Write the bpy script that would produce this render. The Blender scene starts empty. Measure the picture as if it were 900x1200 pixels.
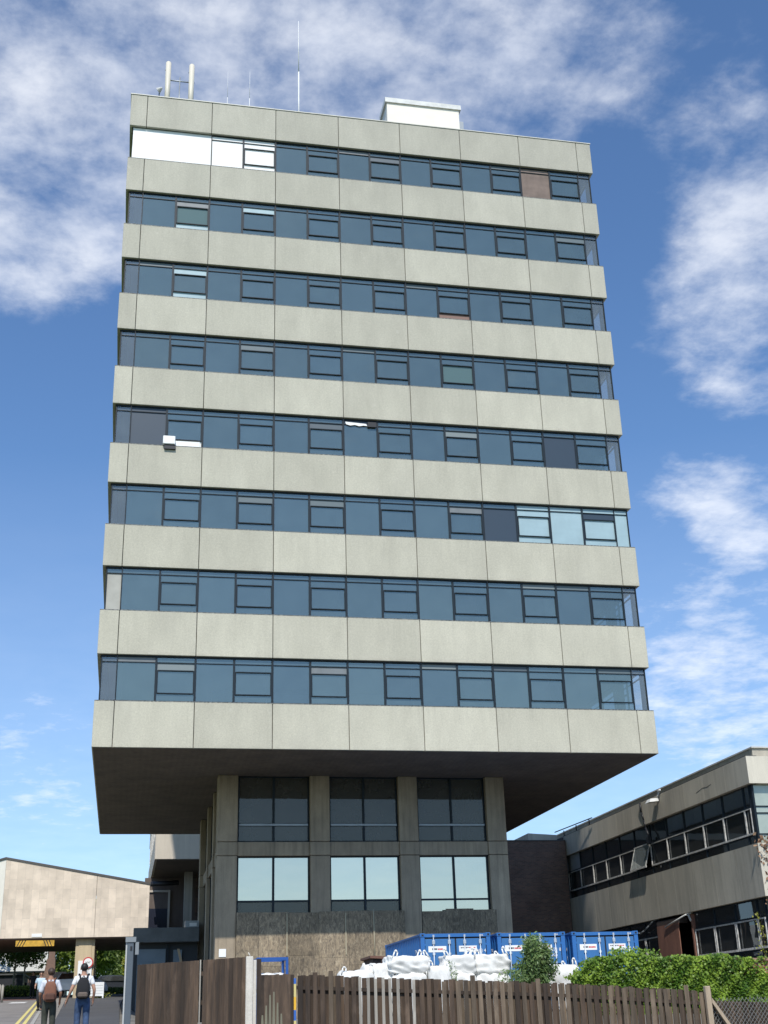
import bpy, bmesh, math, random
import numpy as np
from mathutils import Vector, Matrix
random.seed(7)
RNG = np.random.RandomState(11)
SC = bpy.context.scene
COL = SC.collection
R = math.radians

# ------------------------------------------------------------------ materials
def nodes_of(m):
    m.use_nodes = True
    nt = m.node_tree
    return nt, nt.nodes['Principled BSDF'], nt.nodes['Material Output']

def lk(nt, a, b): nt.links.new(a, b)

def mathn(nt, op, a, b=None, clamp=False):
    n = nt.nodes.new('ShaderNodeMath'); n.operation = op; n.use_clamp = clamp
    for i, v in enumerate((a, b)):
        if v is None: continue
        if isinstance(v, (int, float)): n.inputs[i].default_value = v
        else: lk(nt, v, n.inputs[i])
    return n.outputs[0]

def objcoord(nt):
    return nt.nodes.new('ShaderNodeTexCoord').outputs['Object']

def mapping(nt, vec, scale=(1, 1, 1), loc=(0, 0, 0), rot=(0, 0, 0)):
    n = nt.nodes.new('ShaderNodeMapping')
    n.inputs['Scale'].default_value = scale; n.inputs['Location'].default_value = loc; n.inputs['Rotation'].default_value = rot
    lk(nt, vec, n.inputs['Vector']); return n.outputs[0]

def noise(nt, vec, scale, detail=4, rough=.55, dist=0):
    n = nt.nodes.new('ShaderNodeTexNoise')
    n.inputs['Scale'].default_value = scale; n.inputs['Detail'].default_value = detail
    n.inputs['Roughness'].default_value = rough; n.inputs['Distortion'].default_value = dist
    lk(nt, vec, n.inputs['Vector']); return n.outputs['Fac']

def mrange(nt, v, a, b, c, d, smooth=False):
    n = nt.nodes.new('ShaderNodeMapRange'); n.clamp = True
    if smooth: n.interpolation_type = 'SMOOTHSTEP'
    lk(nt, v, n.inputs[0])
    for i, x in enumerate((a, b, c, d)): n.inputs[i + 1].default_value = x
    return n.outputs[0]

def mixc(nt, fac, a, b, mode='MIX'):
    n = nt.nodes.new('ShaderNodeMix'); n.data_type = 'RGBA'; n.blend_type = mode
    for s, v in ((n.inputs[0], fac), (n.inputs[6], a), (n.inputs[7], b)):
        if isinstance(v, (int, float)): s.default_value = v
        elif isinstance(v, tuple): s.default_value = (*v[:3], 1)
        else: lk(nt, v, s)
    return n.outputs[2]

def bump(nt, bsdf, h, strength, dist=.02):
    n = nt.nodes.new('ShaderNodeBump'); n.inputs['Strength'].default_value = strength
    n.inputs['Distance'].default_value = dist
    lk(nt, h, n.inputs['Height']); lk(nt, n.outputs[0], bsdf.inputs['Normal'])

def attr(nt, name='var'):
    n = nt.nodes.new('ShaderNodeAttribute'); n.attribute_name = name; return n.outputs['Fac']

MATS = {}
def mat(name, col, rough=.8, var=0., stain=0., sscale=1.5, sz=1., fine=0., fscale=40, metal=0., spec=.5, bmp=0., stain_col=None):
    """painted or raw surface; var: per-piece tone, stain: large soft patches, fine: grain"""
    if name in MATS: return MATS[name]
    m = bpy.data.materials.new(name); nt, b, out = nodes_of(m)
    b.inputs['Roughness'].default_value = rough; b.inputs['Metallic'].default_value = metal
    b.inputs['Specular IOR Level'].default_value = spec
    c = col
    if var or stain or fine:
        oc = objcoord(nt)
        if stain:
            f = noise(nt, mapping(nt, oc, (1, 1, sz)), sscale, 6, .62)
            f = mrange(nt, f, .38, .68, 0, 1)
            dark = stain_col or tuple(x * (1 - stain) for x in col)
            c = mixc(nt, f, c, dark)
        if fine:
            f = noise(nt, oc, fscale, 3, .7)
            f = mrange(nt, f, .3, .7, 1 - fine, 1 + fine)
            c = mixc(nt, 1., c, f, 'MULTIPLY') if not isinstance(c, tuple) else mixc(nt, 1., c, f, 'MULTIPLY')
            if bmp: bump(nt, b, f, bmp)
        if var:
            f = mrange(nt, attr(nt), 0, 1, 1 - var, 1 + var)
            c = mixc(nt, 1., c, f, 'MULTIPLY')
        lk(nt, c, b.inputs['Base Color'])
    else:
        b.inputs['Base Color'].default_value = (*col, 1)
    MATS[name] = m
    return m

def mat_panel():
    """exposed aggregate precast panel"""
    m = bpy.data.materials.new('precast_panel'); nt, b, out = nodes_of(m)
    oc = objcoord(nt)
    big = mrange(nt, noise(nt, mapping(nt, oc, (1, 1, .45)), .8, 5, .6), .35, .7, .90, 1.07)
    drip = mrange(nt, noise(nt, mapping(nt, oc, (5, 5, .3)), 1.3, 4, .6), .5, .8, 1., .95)
    fine = mrange(nt, noise(nt, oc, 14, 6, .9), .3, .7, .84, 1.16)
    vf = nt.nodes.new('ShaderNodeTexVoronoi'); vf.inputs['Scale'].default_value = 38; lk(nt, oc, vf.inputs['Vector'])
    pit = mrange(nt, vf.outputs['Distance'], .0, .6, .84, 1.05)
    v = mrange(nt, attr(nt), 0, 1, .92, 1.05)
    blot = mrange(nt, noise(nt, oc, 3.2, 3, .5), .66, .74, 0, .22)
    f = mathn(nt, 'MULTIPLY', mathn(nt, 'MULTIPLY', mathn(nt, 'MULTIPLY', big, drip), mathn(nt, 'MULTIPLY', fine, pit)), v)
    # upper storeys weather greyer
    sp = nt.nodes.new('ShaderNodeSeparateXYZ'); lk(nt, oc, sp.inputs[0])
    up = mrange(nt, sp.outputs['Z'], 10, 42, 0, 1)
    base = mixc(nt, up, (.535, .508, .405), (.455, .436, .365))
    c = mixc(nt, 1., base, f, 'MULTIPLY')
    c = mixc(nt, blot, c, (.66, .64, .56))
    # run-off stains below each sill and grime along the lower edges
    u = mathn(nt, 'MODULO', mathn(nt, 'SUBTRACT', sp.outputs['Z'], 9.67), 3.6)
    run = mrange(nt, noise(nt, mapping(nt, oc, (2.6, 2.6, .22)), 2.2, 6, .7), .5, .68, 0, 1)
    run = mathn(nt, 'MULTIPLY', run, mrange(nt, u, .5, 1.75, 0, .20))
    c = mixc(nt, run, c, (.27, .255, .21))
    low = mathn(nt, 'MULTIPLY', mrange(nt, u, .0, .16, .30, 0), mrange(nt, noise(nt, oc, 1.7, 5, .7), .42, .62, 0, 1))
    c = mixc(nt, low, c, (.25, .23, .19))
    pat = mrange(nt, noise(nt, oc, .42, 3, .5), .56, .66, 0, .16)
    c = mixc(nt, pat, c, (.44, .42, .35))
    lk(nt, c, b.inputs['Base Color']); b.inputs['Roughness'].default_value = .88
    bump(nt, b, pit, .25, .01)
    return m

def mat_concrete(name, col, dark, scale=1., streak=.4, board=0.):
    m = bpy.data.materials.new(name); nt, b, out = nodes_of(m)
    oc = objcoord(nt)
    f1 = mrange(nt, noise(nt, mapping(nt, oc, (1, 1, .5)), .9 * scale, 7, .65), .32, .7, 0, 1)
    c = mixc(nt, f1, col, dark)
    st = mrange(nt, noise(nt, mapping(nt, oc, (3.2, 3.2, .16)), 1.6 * scale, 5, .6), .48, .78, 1., 1 - streak)
    st2 = mrange(nt, noise(nt, mapping(nt, oc, (6, 6, .12)), 1.6 * scale, 3, .6), .62, .72, 1., 1 + streak * .8)
    g = mrange(nt, noise(nt, oc, 30, 3, .7), .3, .7, .9, 1.1)
    f = mathn(nt, 'MULTIPLY', mathn(nt, 'MULTIPLY', st, g), st2)
    if board:
        w = nt.nodes.new('ShaderNodeTexWave'); w.bands_direction = 'X'; w.inputs['Scale'].default_value = board
        w.inputs['Distortion'].default_value = 1.2; w.inputs['Detail'].default_value = 2; lk(nt, oc, w.inputs['Vector'])
        f = mathn(nt, 'MULTIPLY', f, mrange(nt, w.outputs['Fac'], 0, 1, .95, 1.03))
    v = mrange(nt, attr(nt), 0, 1, .93, 1.07)
    c = mixc(nt, 1., c, mathn(nt, 'MULTIPLY', f, v), 'MULTIPLY')
    lk(nt, c, b.inputs['Base Color']); b.inputs['Roughness'].default_value = .85
    bump(nt, b, g, .2, .01)
    return m

def mat_brick(name, c1, c2, mortar, bw=.225, bh=.075, vertical=False, rough=.85, msize=.01, bias=0., swapvar=.0):
    m = bpy.data.materials.new(name); nt, b, out = nodes_of(m)
    sp = nt.nodes.new('ShaderNodeSeparateXYZ'); lk(nt, objcoord(nt), sp.inputs[0])
    u = mathn(nt, 'ADD', sp.outputs['X'], sp.outputs['Y'])
    cb = nt.nodes.new('ShaderNodeCombineXYZ')
    if vertical: lk(nt, sp.outputs['Z'], cb.inputs[0]); lk(nt, u, cb.inputs[1])
    else: lk(nt, u, cb.inputs[0]); lk(nt, sp.outputs['Z'], cb.inputs[1])
    t = nt.nodes.new('ShaderNodeTexBrick'); lk(nt, cb.outputs[0], t.inputs['Vector'])
    t.inputs['Scale'].default_value = 1; t.inputs['Brick Width'].default_value = bw; t.inputs['Row Height'].default_value = bh
    t.inputs['Mortar Size'].default_value = msize; t.inputs['Mortar Smooth'].default_value = .2; t.inputs['Bias'].default_value = bias
    t.inputs['Color1'].default_value = (*c1, 1); t.inputs['Color2'].default_value = (*c2, 1); t.inputs['Mortar'].default_value = (*mortar, 1)
    n = mrange(nt, noise(nt, objcoord(nt), 1.1, 6, .6), .3, .7, .82, 1.15)
    c = mixc(nt, 1., t.outputs['Color'], n, 'MULTIPLY')
    lk(nt, c, b.inputs['Base Color']); b.inputs['Roughness'].default_value = rough
    bump(nt, b, t.outputs['Fac'], -.3, .01)
    return m

def mat_wood(name, col, dark, var=.25, grain=1., stretch=.08):
    m = bpy.data.materials.new(name); nt, b, out = nodes_of(m)
    oc = objcoord(nt)
    g = mrange(nt, noise(nt, mapping(nt, oc, (14, 14, 14 * stretch)), grain, 6, .7, .3), .3, .7, 0, 1)
    c = mixc(nt, g, col, dark)
    lich = mrange(nt, noise(nt, mapping(nt, oc, (1, 1, .5)), 2.6, 5, .6), .56, .72, 0, .45)
    c = mixc(nt, lich, c, tuple(min(1, x * 1.7 + .02) for x in col))
    c = mixc(nt, 1., c, mrange(nt, attr(nt), 0, 1, 1 - var, 1 + var), 'MULTIPLY')
    lk(nt, c, b.inputs['Base Color']); b.inputs['Roughness'].default_value = .85
    bump(nt, b, g, .3, .01)
    return m

def mat_glass(name, trans, gloss, fac0=.08, fac1=.9, body=None, bodyfac=0., rough=.01, tilt=.0):
    """window glass: tinted see-through, mirror share rising at grazing angles, a diffuse body painting in interior and sky tone"""
    m = bpy.data.materials.new(name); m.use_nodes = True; nt = m.node_tree; nt.nodes.clear()
    out = nt.nodes.new('ShaderNodeOutputMaterial')
    tr = nt.nodes.new('ShaderNodeBsdfTransparent'); tr.inputs[0].default_value = (*trans, 1)
    gl = nt.nodes.new('ShaderNodeBsdfGlossy'); gl.inputs['Color'].default_value = (*gloss, 1); gl.inputs['Roughness'].default_value = rough
    fr = nt.nodes.new('ShaderNodeFresnel'); fr.inputs['IOR'].default_value = 1.5
    f = mrange(nt, fr.outputs[0], .04, 1, fac0, fac1)
    rnd = nt.nodes.new('ShaderNodeObjectInfo').outputs['Random']
    f = mathn(nt, 'MULTIPLY', f, mrange(nt, rnd, 0, 1, .93, 1.08))
    oc = nt.nodes.new('ShaderNodeTexCoord').outputs['Object']
    mix = nt.nodes.new('ShaderNodeMixShader'); lk(nt, f, mix.inputs[0]); lk(nt, gl.outputs[0], mix.inputs[2])
    if body:
        df = nt.nodes.new('ShaderNodeBsdfDiffuse')  # brightness of interior and sky put into a diffuse colour
        geo = nt.nodes.new('ShaderNodeNewGeometry').outputs['Position']
        n = noise(nt, geo, 1.4, 5, .6)
        c = mixc(nt, mrange(nt, n, .3, .7, .0, 1), body, tuple(x * .8 for x in body)); lk(nt, c, df.inputs[0])
        m2 = nt.nodes.new('ShaderNodeMixShader'); m2.inputs[0].default_value = bodyfac
        lk(nt, tr.outputs[0], m2.inputs[1]); lk(nt, df.outputs[0], m2.inputs[2]); lk(nt, m2.outputs[0], mix.inputs[1])
    else: lk(nt, tr.outputs[0], mix.inputs[1])
    w = nt.nodes.new('ShaderNodeBump'); w.inputs['Strength'].default_value = .03; w.inputs['Distance'].default_value = .05
    lk(nt, noise(nt, oc, .8, 2, .4), w.inputs['Height'])
    # no two panes hang quite true
    cbn = nt.nodes.new('ShaderNodeCombineXYZ')
    lk(nt, mrange(nt, rnd, 0, 1, -.05 * tilt, .05 * tilt), cbn.inputs[0])
    r7 = mathn(nt, 'FRACT', mathn(nt, 'MULTIPLY', rnd, 17.3)); lk(nt, mrange(nt, r7, 0, 1, -.07 * tilt, .07 * tilt), cbn.inputs[2])
    va = nt.nodes.new('ShaderNodeVectorMath'); va.operation = 'ADD'; lk(nt, w.outputs[0], va.inputs[0]); lk(nt, cbn.outputs[0], va.inputs[1])
    vn = nt.nodes.new('ShaderNodeVectorMath'); vn.operation = 'NORMALIZE'; lk(nt, va.outputs[0], vn.inputs[0]); lk(nt, vn.outputs[0], gl.inputs['Normal'])
    lk(nt, mix.outputs[0], out.inputs[0])
    return m

def mat_leaf(name, a, b2, rough=.5, sheen=.35, trl=.35):
    m = bpy.data.materials.new(name); nt, b, out = nodes_of(m)
    c = mixc(nt, attr(nt), a, b2); lk(nt, c, b.inputs['Base Color']); b.inputs['Roughness'].default_value = rough
    b.inputs['Specular IOR Level'].default_value = sheen
    t = nt.nodes.new('ShaderNodeBsdfTranslucent'); lk(nt, c, t.inputs[0])
    mx = nt.nodes.new('ShaderNodeMixShader'); mx.inputs[0].default_value = trl
    lk(nt, b.outputs[0], mx.inputs[1]); lk(nt, t.outputs[0], mx.inputs[2]); lk(nt, mx.outputs[0], out.inputs[0])
    return m

# ------------------------------------------------------------------ mesh builder
class MB:
    def __init__(s): s.v = []; s.f = []; s.m = []; s.a = []; s.smooth = []
    def add(s, vs, fs, m=0, a=None, sm=False):
        a = random.random() if a is None else a
        n = len(s.v); s.v += [tuple(p) for p in vs]
        for f in fs: s.f.append([n + i for i in f]); s.m.append(m); s.a.append(a); s.smooth.append(sm)
        return s
    def box(s, x0, x1, y0, y1, z0, z1, m=0, a=None):
        v = [(x, y, z) for z in (z0, z1) for y in (y0, y1) for x in (x0, x1)]
        return s.add(v, [(0, 2, 3, 1), (4, 5, 7, 6), (0, 1, 5, 4), (2, 6, 7, 3), (0, 4, 6, 2), (1, 3, 7, 5)], m, a)
    def bbox(s, x0, x1, y0, y1, z0, z1, c=.012, m=0, a=None):
        """box with chamfered edges"""
        bm = bmesh.new(); bmesh.ops.create_cube(bm, size=1)
        for v in bm.verts: v.co = ((x0 + x1) / 2 + v.co.x * (x1 - x0), (y0 + y1) / 2 + v.co.y * (y1 - y0), (z0 + z1) / 2 + v.co.z * (z1 - z0))
        bmesh.ops.bevel(bm, geom=bm.edges[:], offset=c, segments=1, affect='EDGES')
        bm.verts.index_update(); vs = [v.co[:] for v in bm.verts]; fs = [[v.index for v in f.verts] for f in bm.faces]; bm.free()
        return s.add(vs, fs, m, a)
    def hexa(s, b4, t4, m=0, a=None):
        """bottom quad and top quad, both counter-clockwise seen from above"""
        return s.add(list(b4) + list(t4), [(3, 2, 1, 0), (4, 5, 6, 7), (0, 1, 5, 4), (1, 2, 6, 5), (2, 3, 7, 6), (3, 0, 4, 7)], m, a)
    def quad(s, p, m=0, a=None): return s.add(p, [tuple(range(len(p)))], m, a)
    def bar(s, p, q, r, n=6, m=0, a=None, r2=None, sm=True):
        p = Vector(p); q = Vector(q); d = (q - p)
        if d.length < 1e-6: return s
        z = d.normalized(); x = z.orthogonal().normalized(); y = z.cross(x); r2 = r if r2 is None else r2
        vs = []
        for c, rr in ((p, r), (q, r2)):
            for i in range(n):
                t = 2 * math.pi * i / n; vs.append(c + x * math.cos(t) * rr + y * math.sin(t) * rr)
        fs = [(i, (i + 1) % n, n + (i + 1) % n, n + i) for i in range(n)]
        a = random.random() if a is None else a
        s.add(vs, fs, m, a, sm); k = len(s.v) - 2 * n
        s.f += [[k + i for i in reversed(range(n))], [k + n + i for i in range(n)]]; s.m += [m, m]; s.a += [a, a]; s.smooth += [False, False]
        return s
    def tube(s, pts, r, n=6, m=0, a=None, r2=None):
        a = random.random() if a is None else a; k = len(pts) - 1
        for i in range(k):
            ra = r if r2 is None else r + (r2 - r) * i / k; rb = r if r2 is None else r + (r2 - r) * (i + 1) / k
            s.bar(pts[i], pts[i + 1], ra, n, m, a, rb)
        return s
    def ring(s, ex0, ex1, y0, y1, t, z0, z1, m=0):
        """rectangular ring in plan"""
        s.box(ex0, ex1, y0, y0 + t, z0, z1, m); s.box(ex0, ex1, y1 - t, y1, z0, z1, m)
        s.box(ex0, ex0 + t, y0 + t, y1 - t, z0, z1, m); s.box(ex1 - t, ex1, y0 + t, y1 - t, z0, z1, m); return s
    def build(s, name, mats, parent=None, org=None, loc=None):
        me = bpy.data.meshes.new(name)
        o = org if org is not None else (parent_origin(parent) if parent else Vector((0, 0, 0)))
        me.from_pydata([(p[0] - o[0], p[1] - o[1], p[2] - o[2]) for p in s.v], [], s.f)
        for mm in (mats if isinstance(mats, (list, tuple)) else [mats]): me.materials.append(mm)
        me.polygons.foreach_set('material_index', s.m); me.polygons.foreach_set('use_smooth', s.smooth)
        at = me.attributes.new('var', 'FLOAT', 'FACE'); at.data.foreach_set('value', s.a)
        me.update()
        ob = bpy.data.objects.new(name, me); COL.objects.link(ob)
        if parent: ob.parent = parent
        if loc: ob.location = loc
        return ob

ORG = {}
def parent_origin(p):
    while p.parent: p = p.parent
    return ORG.get(p.name, Vector((0, 0, 0)))

def thing(name, label, cat, loc=(0, 0, 0), group=None):
    o = bpy.data.objects.new(name, None); COL.objects.link(o); o.location = loc; o.empty_display_size = .3
    ORG[o.name] = Vector(loc); o['label'] = label; o['category'] = cat
    if group: o['group'] = group
    return o
def tag(o, label, cat, group=None):
    o['label'] = label; o['category'] = cat
    if group: o['group'] = group
    return o
def struct(o, kind='structure'): o['kind'] = kind; return o
def solo(mb, name, mats, label, cat, loc, group=None):
    """a thing that is one mesh; mesh given in world coordinates"""
    o = mb.build(name, mats, org=Vector(loc)); o.location = loc; return tag(o, label, cat, group)

def text_mesh(s, size, mtl, name, parent, M, depth=.002):
    cu = bpy.data.curves.new('txt', 'FONT'); cu.body = s; cu.size = size; cu.extrude = depth; cu.align_x = 'LEFT'
    t = bpy.data.objects.new('txt', cu); COL.objects.link(t)
    dg = bpy.context.evaluated_depsgraph_get(); me = bpy.data.meshes.new_from_object(t.evaluated_get(dg))
    bpy.data.objects.remove(t); bpy.data.curves.remove(cu)
    me.transform(M); me.materials.clear(); me.materials.append(mtl); me.name = name
    o = bpy.data.objects.new(name, me); COL.objects.link(o); o.parent = parent; return o

# ------------------------------------------------------------------ constants of the place
EYE = 1.6; SOF = 11.50; H = 3.6; W = 3.0; SPH = 1.757; EX = 11.25; DEP = 22.25; TOPZ = SOF + 8 * H + 1.773
def sstep(t): t = min(1, max(0, t)); return t * t * (3 - 2 * t)
def road_z(y):
    d = y + 47.2
    if d < 0: return .0
    return .0431 * d if d < 100 else 4.31 + .01 * min(d - 100, 200)
def gz(x, y):
    b = road_z(y)
    if x <= -9.7: return b
    low = b - min(1.1, max(0, .35 + .057 * (x + 6))) * sstep((y + 44) / 18)
    yard = low + (1.83 - low) * sstep((y + 19) / 6.5)
    if y > 38: yard = 1.83 + (b - 1.83) * sstep((y - 38) / 20)
    return b + (yard - b) * sstep((x + 9.7) / 2.2)

# ------------------------------------------------------------------ materials used
M_PANEL = mat_panel()
M_JOINT = mat('joint_dark', (.035, .035, .032), .9)
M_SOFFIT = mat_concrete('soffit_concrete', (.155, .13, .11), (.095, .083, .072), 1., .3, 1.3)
M_COLM = mat_concrete('column_concrete', (.42, .335, .235), (.27, .22, .16), 1.4, .35)
M_FRAME = mat('window_frame_dark', (.012, .020, .028), .5, var=.2, spec=.25)
M_SILL = mat('sill_metal', (.055, .06, .06), .6, stain=.5, sscale=14, stain_col=(.3, .3, .27))
M_GLASS = mat_glass('tower_glass', (.50, .58, .62), (.84, .95, .88), .17, .95, (.108, .155, .165), .60, tilt=.5)
M_GLASS_CLEAR = mat_glass('corner_glass', (.93, .96, .96), (.8, .9, .95), .10, .9, (.42, .48, .49), .26)
M_GLASS_DARK = mat_glass('base_glass_dark', (.35, .4, .42), (.75, .74, .68), .06, .8, (.13, .125, .11), .6)
M_GLASS_MIRR = mat_glass('base_glass_mirror', (.2, .25, .25), (.96, .90, .74), .60, .95, (.27, .33, .30), .5)
M_WHITEB = mat('white_board', (.86, .86, .84), .6, stain=.08, sscale=.8)
M_BROWNB = mat('brown_board', (.24, .18, .15), .8, var=.15, stain=.3, sscale=2)
M_PALEBLUE = mat('pale_blue_pane', (.36, .49, .53), .35, stain=.12, sscale=1.2)  # opaque pale blue fill for whole panes and strips
M_NAVY = mat('navy_blind', (.035, .055, .08), .4)
M_GREYP = mat('grey_panel', (.20, .22, .23), .5, stain=.25)
M_BEIGEP = mat('beige_blind', (.42, .41, .36), .6, stain=.2)
M_GREENP = mat('green_tint_pane', (.10, .16, .16), .15)
M_REDP = mat('red_brown_strip', (.22, .13, .10), .6)
M_INT = mat('interior_paint', (.10, .105, .11), .8)
M_INTW = mat('interior_ceiling', (.16, .17, .175), .8)
M_WMETAL = mat('white_metal', (.72, .72, .69), .5, stain=.2, sscale=3)
M_COPING = mat('coping_pale', (.62, .61, .55), .5, stain=.2, sscale=3)
M_GREYM = mat('galvanised', (.33, .36, .38), .45, metal=.4, stain=.2)
M_FELT = mat('roof_felt', (.12, .12, .12), .9, stain=.3)
M_BLACK = mat('black_plastic', (.015, .015, .017), .5)

# ================================================================== THE TOWER
def build_tower():
    T = thing('office_tower', 'tall concrete office tower with nine precast bands overhanging a narrow recessed base', 'office tower', (0, 0, 1.83))
    joints_x = [-EX] + [-10.5 + 3 * i for i in range(8)] + [EX]
    joints_y = [0] + [.625 + 3 * i for i in range(8)] + [DEP]
    g = .013
    for k in range(9):
        z0 = SOF + k * H; z1 = z0 + SPH
        if k == 8: z1 = TOPZ
        mb = MB()
        t = .16
        for i in range(9):
            a, b = joints_x[i], joints_x[i + 1]
            mb.bbox(a + (0 if i == 0 else g), b - (0 if i == 8 else g), 0, t, z0, z1, .012)
            mb.bbox(a + (0 if i == 0 else g), b - (0 if i == 8 else g), DEP - t, DEP, z0, z1, .012)
            a, b = joints_y[i], joints_y[i + 1]
            ya = a + (t + .004 if i == 0 else g); yb = b - (t + .004 if i == 8 else g)
            mb.bbox(-EX, -EX + t, ya, yb, z0, z1, .012); mb.bbox(EX - t, EX, ya, yb, z0, z1, .012)
        mb.ring(-EX + .13, EX - .13, .13, DEP - .13, .22, z0 + .03, z1 - .03, 1)
        mb.build('spandrel_band', [M_PANEL, M_JOINT], T)
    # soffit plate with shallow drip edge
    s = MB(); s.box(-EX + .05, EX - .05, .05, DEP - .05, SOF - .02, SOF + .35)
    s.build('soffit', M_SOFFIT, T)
    c = MB(); c.ring(-EX - .03, EX + .03, -.03, DEP + .03, .45, TOPZ + .004, TOPZ + .05); c.build('coping', M_COPING, T)
    r = MB(); r.box(-EX + .36, EX - .36, .36, DEP - .36, SOF + 8 * H + .9, SOF + 8 * H + 1.15); r.build('roof', M_FELT, T)
    # floors and core inside
    for k in range(8):
        fl = MB(); z = SOF + k * H
        fl.box(-EX + .4, EX - .4, .4, DEP - .4, z + .7, z + 1.0, 0)
        fl.box(-EX + .4, EX - .4, .4, DEP - .4, z + H + .03, z + H + .1, 1)
        # blind boxes and columns inside the glass line
        for x in (-10.4, -7.5, -4.5, -1.5, 1.5, 4.5, 7.5, 10.4):
            fl.box(x - .14, x + .14, 1.2, 1.5, z + 1.0, z + H + .03, 1); fl.box(x - .14, x + .14, DEP - 1.5, DEP - 1.2, z + 1.0, z + H + .03, 1)
        fl.build('floor_slab', [M_INT, M_INTW], T)
    co = MB(); co.box(-6.5, 6.5, 5.5, 17, SOF + .5, SOF + 8 * H + .8); co.build('core_wall', M_INT, T)
    # glazing
    gh = H - SPH; GY = .15
    fz = [0, .18, .69, .86, 1.0]
    panes = {}
    def pane_mesh(kind, mats):
        key = (kind, tuple(m.name for m in mats))
        if key in panes: return panes[key]
        mb = MB(); w = 1.5
        if kind == 'fixed':
            for (a, b, mi) in ((0, .86, 0), (.86, 1, 1)): mb.quad([(0, 0, a * gh), (w, 0, a * gh), (w, 0, b * gh), (0, 0, b * gh)], mi)
        elif kind == 'casement':
            for j in range(4): mb.quad([(0, 0, fz[j] * gh), (w, 0, fz[j] * gh), (w, 0, fz[j + 1] * gh), (0, 0, fz[j + 1] * gh)], j)
        else:
            sx = -1 if kind == 'cornerL' else 1
            for (a, b, mi) in ((0, .86, 0), (.86, 1, 1)):
                mb.quad([(0, 0, a * gh), (sx * .58, 0, a * gh), (sx * .58, 0, b * gh), (0, 0, b * gh)], mi)
                mb.quad([(sx * .58, 0, a * gh), (sx * .58, .47, a * gh), (sx * .58, .47, b * gh), (sx * .58, 0, b * gh)], mi)
        o = mb.build('pane', list(mats)); panes[key] = o.data; bpy.data.objects.remove(o)
        return panes[key]
    def frame_data(kind):
        mb = MB(); w = 1.5; d0, d1 = -.045, .03
        if kind in ('fixed', 'casement'):
            mb.box(.0, .04, d0, d1, 0, gh); mb.box(w - .04, w, d0, d1, 0, gh)
            mb.box(.04, w - .04, d0, d1, 0, .035); mb.box(.04, w - .04, d0, d1, gh - .045, gh)
            mb.box(.04, w - .04, d0 + .01, d1, .86 * gh - .016, .86 * gh + .016)
        else:
            sx = -1 if kind == 'cornerL' else 1
            a, b = sorted((0, sx * .585)); bb = sorted((sx * .55, sx * .60))
            mb.box(a, b, d0, d1, 0, .035); mb.box(a, b, d0, d1, gh - .06, gh); mb.box(a, b, d0 + .01, d1, .86 * gh - .016, .86 * gh + .016)
            mb.box(bb[0], bb[1], d1, .47, 0, .035); mb.box(bb[0], bb[1], d1, .47, gh - .06, gh); mb.box(bb[0] + .004, bb[1] - .004, d1, .47, .86 * gh - .016, .86 * gh + .016)
            mb.box(bb[0], bb[1], d0 + .003, d1 - .003, .036, gh - .061)
        o = mb.build('frame', M_FRAME); me = o.data; bpy.data.objects.remove(o); return me
    sash = MB(); d0, d1 = -.06, .02
    sash.box(.042, .075, d0, d1, fz[1] * gh, fz[2] * gh); sash.box(1.425, 1.458, d0, d1, fz[1] * gh, fz[2] * gh)
    sash.box(.075, 1.425, d0, d1, fz[1] * gh - .01, fz[1] * gh + .025); sash.box(.075, 1.425, d0, d1, fz[2] * gh - .025, fz[2] * gh + .01)
    so = sash.build('sash', M_FRAME); sash_me = so.data; bpy.data.objects.remove(so)
    fr = {k: frame_data(k) for k in ('fixed', 'casement', 'cornerL', 'cornerR')}
    G, Wb, Pb, Nv, Gp, Rp = M_GLASS, M_WHITEB, M_PALEBLUE, M_NAVY, M_GREYP, M_REDP
    special = {
        (7, 'L'): ((Wb, Wb), 'white boarded corner window'), (7, 0): ((Wb, Wb), 'white boarded window'), (7, 1): ((Wb, Wb, Wb, Wb), 'white boarded window'),
        (7, 2): ((Wb, Wb), 'window blanked with white panels'), (7, 3): ((Wb, Wb, Wb, Wb), 'casement blanked with white panels'),
        (7, 6): ((G, Gp), None), (7, 12): ((M_BROWNB, M_BROWNB), 'window boarded with two brown sheets'),
        (6, 1): ((Pb, M_GREENP, Gp, G), 'casement with a pale bottom strip and grey blind'), (6, 3): ((G, G, Pb, G), 'casement with a pale blue upper strip'),
        (5, 1): ((Pb, G, Pb, G), 'casement with pale blue strips above and below'), (5, 9): ((Rp, G, G, G), 'casement with a red brown bottom strip'),
        (4, 9): ((G, M_GREENP, G, G), None), (3, 0): ((Nv, Nv), 'window with a dark navy blind'), (3, 1): ((Wb, G, G, G), 'casement with a white bottom strip'),
        (3, 6): ((G, Nv), 'window with a torn white strip at its head'), (3, 12): ((Nv, G), None),
        (2, 9): ((G, G, Gp, G), None), (2, 10): ((Nv, G), None), (2, 11): ((Pb, Pb, Pb, Pb), 'casement with pale blue panes'), (2, 12): ((Pb, Pb), 'window with pale blue panes'),
        (2, 13): ((Pb, Pb, Nv, Pb), 'casement with pale blue panes and a dark strip'), (2, 'R'): ((Pb, Pb), 'corner window with pale blue panes'),
        (1, 'L'): ((M_BEIGEP, M_GLASS), 'corner window with beige blind'), (0, 5): ((G, G, Gp, G), None), (0, 0): ((G, Gp), None), (4, 1): ((G, G, G, G), None),
    }
    rb = random.Random(21)
    M_BL = [mat('blind_slate', (.12, .155, .17), .5), mat('blind_dusk', (.085, .11, .13), .5), mat('blind_ash', (.20, .235, .24), .5)]
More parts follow.
